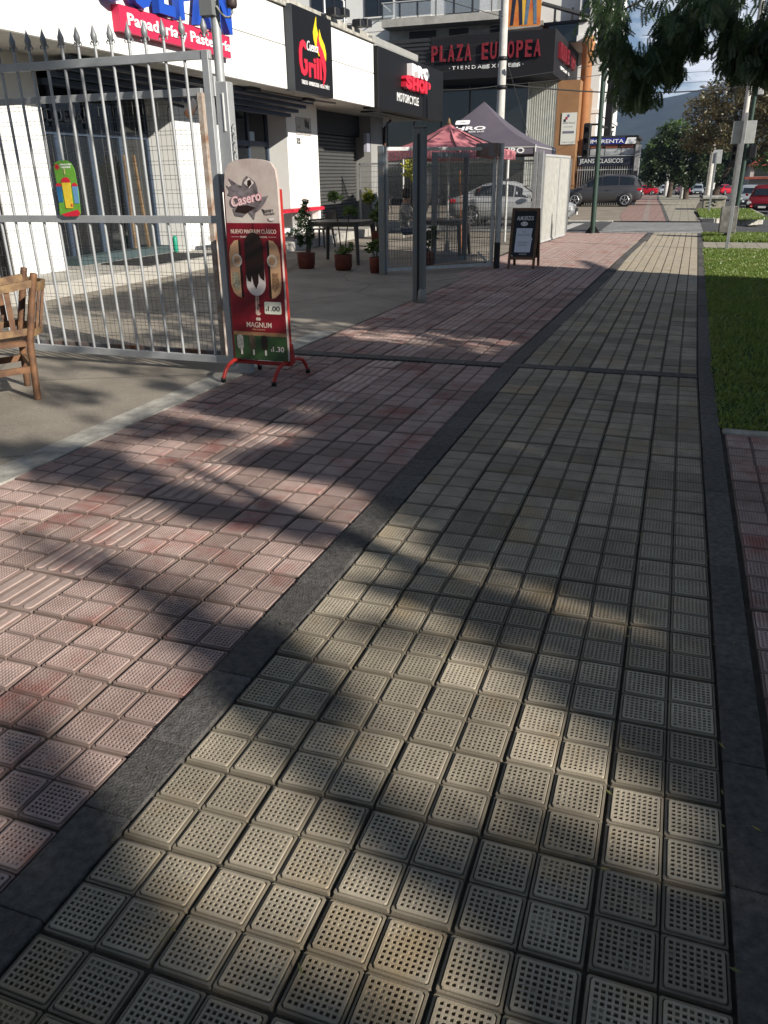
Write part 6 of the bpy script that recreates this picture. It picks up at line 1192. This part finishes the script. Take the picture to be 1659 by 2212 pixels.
# ------------------------------------------------------------------ wooded hill and air
nx, ny = 90, 34; xs = np.linspace(-1500, 1500, nx); ys = np.linspace(900, 2100, ny); vs = []
for j, yv in enumerate(ys):
    for xv in xs:
        t = (yv - 900) / 1200; ridge = lerp_pts([(-1500, 90), (-300, 92), (-129, 104), (-64, 111), (0, 119), (250, 150), (700, 170), (1500, 120)], xv)
        h = ridge * math.sin(min(1, t * 2.0) * math.pi / 2) + 5 * math.sin(xv * 0.021 + yv * 0.013) * t + 3 * math.sin(xv * 0.07) * math.sin(yv * 0.05) + (random.gauss(0, 1.6) if t > 0.3 else 0)
        vs.append((xv, yv, -2.5 + h))
fs = [(j * nx + i, j * nx + i + 1, j * nx + nx + i + 1, j * nx + nx + i) for j in range(ny - 1) for i in range(nx - 1)]
struct(MB().add(vs, fs, True).build('wooded_hill', mat('forest_hill', (0.03, 0.045, 0.035), 0.95, col2=(0.012, 0.02, 0.018), scale=0.035)))
hz_ = MB().box((-2200, -500, -6), (2200, 2300, 185)).build('haze', mat('haze_placeholder'))
hm = bpy.data.materials.new('haze_air'); hm.use_nodes = True; hn = hm.node_tree.nodes; hn.clear(); ho_ = hn.new('ShaderNodeOutputMaterial'); pv = hn.new('ShaderNodeVolumePrincipled')
pv.inputs['Color'].default_value = (0.40, 0.58, 1.0, 1); pv.inputs['Density'].default_value = 0.00020; pv.inputs['Anisotropy'].default_value = 0.2; hm.node_tree.links.new(pv.outputs[0], ho_.inputs['Volume'])
hz_.data.materials.clear(); hz_.data.materials.append(hm); hz_['kind'] = 'stuff'
# ------------------------------------------------------------------ trees
M_bark = mat('bark', (0.10, 0.075, 0.055), 0.95, var=0.5, scale=6, bump=0.7, bscale=25)
L_pep = leaf_mat('pepper_leaf', (0.018, 0.045, 0.018), (0.055, 0.095, 0.032), 0.45); L_brn = leaf_mat('olive_leaf', (0.05, 0.05, 0.025), (0.14, 0.11, 0.05), 0.3); L_grn = leaf_mat('fresh_leaf', (0.05, 0.10, 0.025), (0.10, 0.16, 0.035), 0.35); L_deep = leaf_mat('deep_leaf', (0.018, 0.032, 0.012), (0.04, 0.06, 0.02), 0.25)
def fronds(name, pos, m, parent, size=0.20, pairs=8):
    """drooping feather-shaped pepper-tree leaves"""
    pos = np.asarray(pos, float); n = len(pos); T_ = []
    for i in range(pairs):
        t = (i + 1.0) / (pairs + 0.5); l = 0.32 * (1 - 0.5 * abs(t - 0.35))
        for s in (-1, 1):
            b = np.array([0, 0, -t]); tip = b + np.array([s * l, 0.0, -l * 0.75]); w = np.array([0, 0, 0.07])
            T_.append([b, (b + tip) / 2 + w * 1.0, tip, (b + tip) / 2 - w * 1.0])
    T_.append([[-0.008, 0, 0], [0.008, 0, 0], [0.004, 0, -1.05], [-0.004, 0, -1.05]])
    T_ = np.array(T_)                                   # (q,4,3)
    a = RNG.uniform(0, 2 * np.pi, n); tl = RNG.normal(0, 0.45, n); tl2 = RNG.normal(0, 0.45, n); s = size * RNG.uniform(0.65, 1.3, n)
    ca, sa = np.cos(a), np.sin(a); R1 = np.zeros((n, 3, 3)); R1[:, 0, 0] = ca; R1[:, 0, 1] = -sa; R1[:, 1, 0] = sa; R1[:, 1, 1] = ca; R1[:, 2, 2] = 1
    ct, st = np.cos(tl), np.sin(tl); R2 = np.zeros((n, 3, 3)); R2[:, 0, 0] = 1; R2[:, 1, 1] = ct; R2[:, 1, 2] = -st; R2[:, 2, 1] = st; R2[:, 2, 2] = ct
    ct, st = np.cos(tl2), np.sin(tl2); R3 = np.zeros((n, 3, 3)); R3[:, 1, 1] = 1; R3[:, 0, 0] = ct; R3[:, 0, 2] = st; R3[:, 2, 0] = -st; R3[:, 2, 2] = ct
    R = np.einsum('nij,njk,nkl->nil', R1, R2, R3) * s[:, None, None]
    Q = np.einsum('nij,qkj->nqki', R, T_) + pos[:, None, None, :]
    me = bpy.data.meshes.new(name); V_ = Q.reshape(-1, 3); me.from_pydata(V_.tolist(), [], np.arange(len(V_)).reshape(-1, 4).tolist()); me.materials.append(m)
    o = link(name, me, parent); o['kind'] = 'stuff'; return o
def limbs(parent, base, forks, m=M_bark, name='limb'):
    for pts, r0, r1 in forks:
        n = len(pts); MB().tube(pts, [r0 + (r1 - r0) * i / (n - 1) for i in range(n)], 8).build(name, m, parent)
# shade design: where the photo's pavement lies in shade, seen from the sun
KX, KY = SUN.x / SUN.z, SUN.y / SUN.z
def up(x, y, z0, h): return (x + KX * (h - z0), y + KY * (h - z0), h)
def vn(x, y, s):      # cheap smooth noise
    return 0.5 + 0.25 * (math.sin(x * 2.1 * s + 1.3 * math.sin(y * 1.7 * s)) + math.sin(y * 2.7 * s + 1.1 * math.sin(x * 1.9 * s + 2)))
def shade(x, y):
    """0..1 cover of leaf shade on the pavement"""
    if y > (15.2 - 0.35 * (x + 1) if x > -3.4 else 16.4): return 0.0
    if x < -7.9: return 0.0
    if y > 9.0 and x < -3.4: return 1.0 if y > 9.4 + 0.05 * x else 0.3
    if y > 9.0: return 0.45 if 10.65 < y + 0.12 * x + 0.3 < 10.9 else 1.0
    if y > 5.7:
        if x < -1.25 and 7.65 < y + 0.22 * (x + 2.2) < 8.55: return 0.10
        if x > -1.25 and 7.3 < y + 0.22 * x < 7.62: return 0.25 if x < 0.1 else 0.7
        if x < -3.5: return 0.12
        return 1.0
    w = vn(-(x * -0.928 + y * 0.371) * 0.40, (x * 0.371 + y * 0.928) * 1.7, 1.7) * 0.62 + vn((x * 0.928 - y * 0.371) * 0.8, (x * 0.371 + y * 0.928) * 2.2, 2.6) * 0.38
    if x > 0.30: return 1.0
    if y < 0.98 - 0.15 * (x + 1.0): return 1.0
    if x > -1.3:
        if y > 3.35 + 0.3 * math.sin(x * 4): return 1.0
        if y > 2.4: k = 0.55 if x > -0.6 else 0.40
        elif x > -0.15: k = 0.37
        else: k = 0.27
    elif x > -3.5:
        if y > 5.35: return 0.95
        if y > 3.9 - 0.1 * (x + 1.3) and x > -2.35 + 0.25 * math.sin(y * 3): return 0.97
        k = 0.43 if 3.1 < y < 4.1 else (0.46 if y > 4.1 else 0.29)
    else: k = 0.22
    return max(0.0, min(1.0, (k + 0.09 - w) / 0.20))
treeA = thing('pepper_tree', 'large drooping pepper tree overhanging the top right of the view', 'tree', (8.6, 9.6, 0)); treeB = thing('pepper_tree', 'pepper tree beside the lawn that dapples the near pavement', 'tree', (11.2, -2.2, 0))
CA, CB = [], []
rs = random.Random(21)
for i in range(48000):
    x = rs.uniform(-7.9, 2.2); y = rs.uniform(0.3, 16.4)
    if x < -3.6 and y < 3 or x < -5.6 and y < 8.5: continue
    if rs.random() > shade(x, y): continue
    h0 = max(2.9, (0.16 * y + 1.4 - x) / (KX - 0.16 * KY)); h = rs.uniform(h0, max(h0 + 1.6, 5.8)) if y > 6.2 else rs.uniform(4.4, 7.4)
    q_ = up(x, y, 0, h)
    if q_[0] < 0.16 * q_[1] + 1.2: continue
    (CA if y > 6.2 else CB).append(q_)
# upper crowns: unseen leaves added to cut sky fill, sparing sunlit ground in view
blocker_tree = thing('pepper_tree', 'unseen pepper tree added behind the viewpoint to block sky light', 'tree', (2.9, -6.5, 0)); CC = []  # tree added out of view so its crown holds back sky fill
for i in range(30000):
    x = rs.uniform(-5, 14); y = rs.uniform(-9, 12.5); h = rs.uniform(4.2, 9.0)
    if x < 4.5 and y > 2.0: continue
    if y > 0 and x < 0.25 * y + 1.2 and (h - CAM_H) / math.hypot(x, y) < 0.42: continue
    zf = h - (x + 8.4) / KX
    if zf > 0:
        if y - KY * (h - zf) > 7.5: continue
        if x < 4.5 and h < 5.6: continue
    else:
        gx, gy = x - KX * h, y - KY * h
        if gy > 0.4 and gx < 2.2 and shade(gx, gy) < 0.97: continue
    if math.sin(x * 1.3 + y) + math.sin(y * 1.7 - h) < -0.5: continue
    (CC if (x < 5 or y < -3.5) else (CB if y < 3 else CA)).append((x, y, h))
leaves('foliage', CC, 4, 0.3, 0.26, L_pep, blocker_tree, 0.5, 0.4, 0.42)
MB().tube([(2.9, -6.5, -0.1), (2.9, -6.3, 1.8), (2.6, -5.8, 3.6), (2.2, -5.0, 4.8)], [0.4, 0.32, 0.28, 0.2], 12).build('trunk', M_bark, blocker_tree)
limbs(blocker_tree, None, [([(2.6, -5.8, 3.6), (0.8, -4.0, 5.0), (-1.5, -2.0, 6.0)], 0.16, 0.04), ([(2.2, -5.0, 4.8), (3.0, -2.0, 6.2), (2.6, 0.6, 6.8)], 0.14, 0.03), ([(2.6, -5.8, 3.6), (4.4, -7.0, 5.2), (6.0, -8.0, 6.0)], 0.16, 0.04), ([(2.4, -5.4, 4.2), (0.6, -6.6, 5.6), (-2.6, -6.8, 6.4)], 0.14, 0.03)])
for i in range(500):        # shade across the upper left of the gate
    x = rs.uniform(-7.2, -4.6); z = rs.uniform(1.3, 2.9)
    if x > -4.75 or z < 2.45 + (x + 4.75) * 0.82: continue
    h = rs.uniform(7.2, 8.6); CA.append(up(x, 6.0, z, h))
CA = np.array(CA); CB = np.array(CB)
leaves('shade_foliage', CA, 5, 0.15, 0.18, L_pep, treeA, 0.4, 0.7, 0.40); leaves('shade_foliage', CB, 6, 0.10, 0.14, L_pep, treeB, 0.4, 0.7, 0.40)
# hanging curtain of tree A that the camera sees
low = [(-1.75, 3.55), (-1.45, 3.25), (-1.30, 2.95), (-1.12, 2.75), (-1.0, 2.45), (-0.84, 2.33), (-0.72, 2.40), (-0.62, 2.62), (-0.55, 3.05), (-0.48, 2.68), (-0.40, 2.68), (-0.33, 2.95), (-0.22, 3.0), (-0.10, 3.1), (0.05, 3.2), (0.12, 3.35), (0.20, 3.45), (0.27, 3.30), (0.33, 2.95), (0.45, 2.72), (0.7, 2.65), (1.2, 2.6), (2.0, 2.7)]
F_ = []; tw_ = MB()
for i in range(900):
    x = rs.uniform(-1.62, 1.9); zl = lerp_pts(low, x) + abs(rs.gauss(0, 0.10)); y = 14 + rs.uniform(-1.0, 1.4); xs_ = x * y / 14
    top = min(4.9, zl + rs.uniform(0.35, 1.1) + (0.9 if rs.random() < 0.5 else 0))
    zl = CAM_H + (zl - CAM_H) * y / 14
    if x < -1.25 and rs.random() < 0.6: continue
    if -1.28 < x < -1.02 and rs.random() < 0.35: continue
    if top > 4.4 and rs.random() < 0.3: continue
    # sky gaps
    g1 = (x + 1.12) ** 2 / 0.14 ** 2 + (zl - 3.45) ** 2 / 0.2 ** 2 < 1.0; g2 = (x - 0.03) ** 2 / 0.2 ** 2 + (zl - 3.3) ** 2 / 0.2 ** 2 < 1
    if (g1 or g2) and rs.random() < 0.75: continue
    ln = rs.uniform(0.25, 0.75); k_ = int(ln / 0.07)
    dx, dy = rs.gauss(0, 0.12), rs.gauss(0, 0.12)
    for j in range(k_): t_ = j / k_; F_.append((xs_ + dx * t_ + rs.gauss(0, 0.02), y + dy * t_ + rs.gauss(0, 0.02), zl + 0.16 + ln * (1 - t_)))
    if i % 4 == 0: tw_.tube([(xs_, y, zl + 0.16 + ln), (xs_ + dx, y + dy, zl + 0.15)], 0.005, 4, False)
for i in range(1250):       # denser crown above and to the right
    x = rs.uniform(-1.5, 3.5); y = rs.uniform(11.5, 16.5); z = rs.uniform(3.5, 5.6)
    if x < -0.6 and z < 3.75: continue
    if x < 0.55 and z < 3.62: continue
    F_.append((x * y / 14, y, CAM_H + (z - CAM_H) * y / 14))
fronds('hanging_foliage', F_, L_pep, treeA, 0.19)
o = tw_.build('twigs', M_bark, treeA); o['kind'] = 'stuff'
MB().tube([(8.6, 9.6, -0.1), (8.4, 9.7, 1.2), (8.0, 10.0, 2.4), (7.4, 10.4, 3.2)], [0.42, 0.34, 0.30, 0.26], 12).build('trunk', M_bark, treeA)
limbs(treeA, None, [([(7.4, 10.4, 3.2), (5.2, 11.6, 4.4), (3.0, 12.8, 4.9), (1.2, 13.7, 4.75), (0.1, 14.1, 4.35), (-0.45, 14.2, 3.75), (-0.7, 14.2, 3.2)], 0.2, 0.012), ([(1.2, 13.7, 4.75), (0.5, 14.4, 4.3), (-0.4, 14.6, 4.25), (-1.2, 14.5, 3.9)], 0.05, 0.012), ([(7.4, 10.4, 3.2), (7.6, 9.0, 4.8), (8.2, 7.0, 5.4)], 0.22, 0.05), ([(7.4, 10.4, 3.2), (9.2, 11, 5.2), (10.6, 12, 6.2)], 0.2, 0.05), ([(7.5, 10.2, 3.4), (6.4, 8.4, 4.6), (6.2, 6.2, 4.8)], 0.18, 0.04), ([(3.0, 12.8, 4.9), (2.0, 14.5, 4.6), (1.0, 15.5, 4.0)], 0.08, 0.02)])
MB().tube([(11.2, -2.2, -0.1), (11.1, -2.1, 1.8), (10.8, -2.2, 3.4)], [0.36, 0.28, 0.24], 12).build('trunk', M_bark, treeB)
limbs(treeB, None, [([(10.8, -2.2, 3.4), (9.4, -1.2, 4.8), (8.0, -0.4, 5.4)], 0.16, 0.04), ([(10.8, -2.2, 3.4), (11.4, -3.6, 5.0), (11.6, -4.6, 6.0)], 0.16, 0.04), ([(10.8, -2.2, 3.4), (12.4, -1.0, 5.2), (13.2, 0.2, 6.0)], 0.16, 0.04), ([(10.8, -2.2, 3.4), (10.6, -3.4, 4.4), (9.6, -4.0, 5.4)], 0.14, 0.03)])
# far trees: crown built of clumps around a branching trunk
def tree(loc, trunk, crowns, label, m, per=34, size=0.28, group='trees along the far pavement', rad=0.45, r0=0.3, flat=0.4, hang=0.3):
    t = thing('street_tree', label, 'tree', loc, group); n = len(trunk); MB().tube(trunk, [r0 * (1 - 0.55 * i / (n - 1)) for i in range(n)], 10).build('trunk', M_bark, t); C = []
    for (cx_, cy_, cz_, r_, k_) in crowns:
        C.append(ball((cx_, cy_, cz_), r_, k_, 0.8)); MB().tube([trunk[-1], ((trunk[-1][0] + cx_) / 2 + 0.2, (trunk[-1][1] + cy_) / 2, (trunk[-1][2] + cz_) / 2 + 0.2), (cx_, cy_, cz_)], [r0 * 0.4, r0 * 0.25, 0.03], 6).build('limb', M_bark, t)
    leaves('crown', np.concatenate(C), per, rad, size, m, t, flat, hang); return t
tree((2.1, 62, -0.6), [(2.0, 62, -0.8), (2.1, 62, 0.4), (2.6, 62, 1.6), (3.2, 62, 2.7)], [(0.9, 61, 5.2, 1.5, 60), (2.2, 62, 6.0, 1.7, 70), (3.8, 61, 6.2, 1.9, 80), (0.5, 62, 3.6, 1.0, 34), (2.0, 61, 4.0, 1.4, 55), (4.2, 62, 4.0, 1.7, 60), (5.8, 62, 5.2, 1.9, 70), (6.4, 61, 3.2, 1.3, 30)], 'broad leaning tree with brownish olive crown beside the car park', L_brn, 30, 0.24)
tree((0.4, 80, -0.7), [(0.3, 80, -1), (0.2, 80, 0.6), (0.0, 80, 1.8)], [(-1.6, 80, 4.3, 1.4, 45), (-0.4, 80, 4.0, 1.6, 55), (0.6, 80, 2.8, 1.6, 50), (-2.2, 80, 2.6, 1.3, 38), (-1.0, 80, 1.8, 1.3, 40), (1.8, 80, 3.6, 1.8, 50), (-2.7, 80, 1.3, 1.1, 34), (0.3, 80, 1.3, 1.2, 34), (1.8, 80, 1.7, 1.3, 34)], 'dark bushy tree in the middle distance left of the leaning tree', L_deep, 34, 0.30)
tree((-1.4, 96, -0.9), [(-1.4, 96, -1.2), (-1.3, 96, 1.0), (-1.2, 96, 2.4)], [(-1.6, 96, 5.6, 1.5, 46), (-0.6, 96, 4.8, 1.5, 44), (-2.8, 96, 4.0, 1.5, 40), (-3.4, 96, 2.4, 1.2, 28)], 'tree with sunlit bright green top behind the dark bushy one', L_grn, 34, 0.32)
tree((3.2, 96, -1.0), [(3.2, 96, -1.3), (3.2, 96, 1.0), (3.0, 96, 2.4)], [(2.0, 96, 3.4, 1.7, 44), (4.0, 96, 4.6, 2.0, 54), (5.6, 96, 3.2, 1.8, 44), (3.4, 96, 1.8, 1.2, 24)], 'deep green tree behind the leaning tree', L_deep, 34, 0.34)
tree((7.4, 72, -0.8), [(7.4, 72, -1.0), (7.2, 72, 1.0), (7.0, 72, 2.0)], [(6.0, 72, 3.2, 1.2, 30), (7.2, 72, 4.2, 1.8, 50), (5.6, 72, 2.2, 0.8, 16), (8.6, 72, 3.4, 1.7, 40)], 'bright green tree at the right edge in front of the red-roofed house', L_grn, 32, 0.26)
tree((6.2, 50, -0.5), [(6.0, 50, -0.7), (5.4, 50, 1.2), (5.0, 50, 2.4), (4.6, 50, 3.2)], [(3.6, 50, 4.4, 1.1, 44), (5.0, 50, 4.9, 1.5, 60), (6.4, 50, 4.6, 1.5, 50), (3.2, 50, 5.6, 1.0, 36), (4.6, 49, 3.4, 0.8, 20)], 'dark limbed tree reaching in at the right edge above the parked cars', L_brn, 32, 0.20)
far_wood = leaves('far_trees', np.concatenate([ball((x, 175 + rs.uniform(-8, 8), 0.5 + rs.uniform(0, 3.5)), 4.6, 30, 0.9) for x in range(-24, 44, 3)]), 22, 1.0, 0.75, L_deep, None, 0.3, 0.2, 0.6)
tag(far_wood, 'dark far belt of trees at the end of the street', 'trees', kind='stuff')
# ------------------------------------------------------------------ small litter: leaves and grass in the joints
n = 150; Q = []
for i in range(n):
    if rs.random() < 0.6: x = -1.215 + 0.304 * rs.randint(0, 5) + rs.gauss(0, 0.012); y = rs.uniform(0.9, 5)
    else: x = rs.uniform(-3.4, 0.4); y = rs.uniform(0.9, 6)
    a = rs.uniform(0, 6.28); l = rs.uniform(0.005, 0.016); w = l * 0.22; z = rs.uniform(0.003, 0.010); ca, sa = math.cos(a), math.sin(a)
    Q += [(x - l * ca, y - l * sa, z), (x + w * sa, y - w * ca, z + 0.003), (x + l * ca, y + l * sa, z + 0.004), (x - w * sa, y + w * ca, z)]
me = bpy.data.meshes.new('fallen_leaves'); me.from_pydata(Q, [], [tuple(range(4 * i, 4 * i + 4)) for i in range(n)]); me.materials.append(leaf_mat('dry_leaf', (0.12, 0.15, 0.05), (0.30, 0.24, 0.09), 0.2)); tag(link('fallen_leaves', me), 'tiny fallen leaves and grass bits scattered over the paving tiles', 'leaves', kind='stuff')
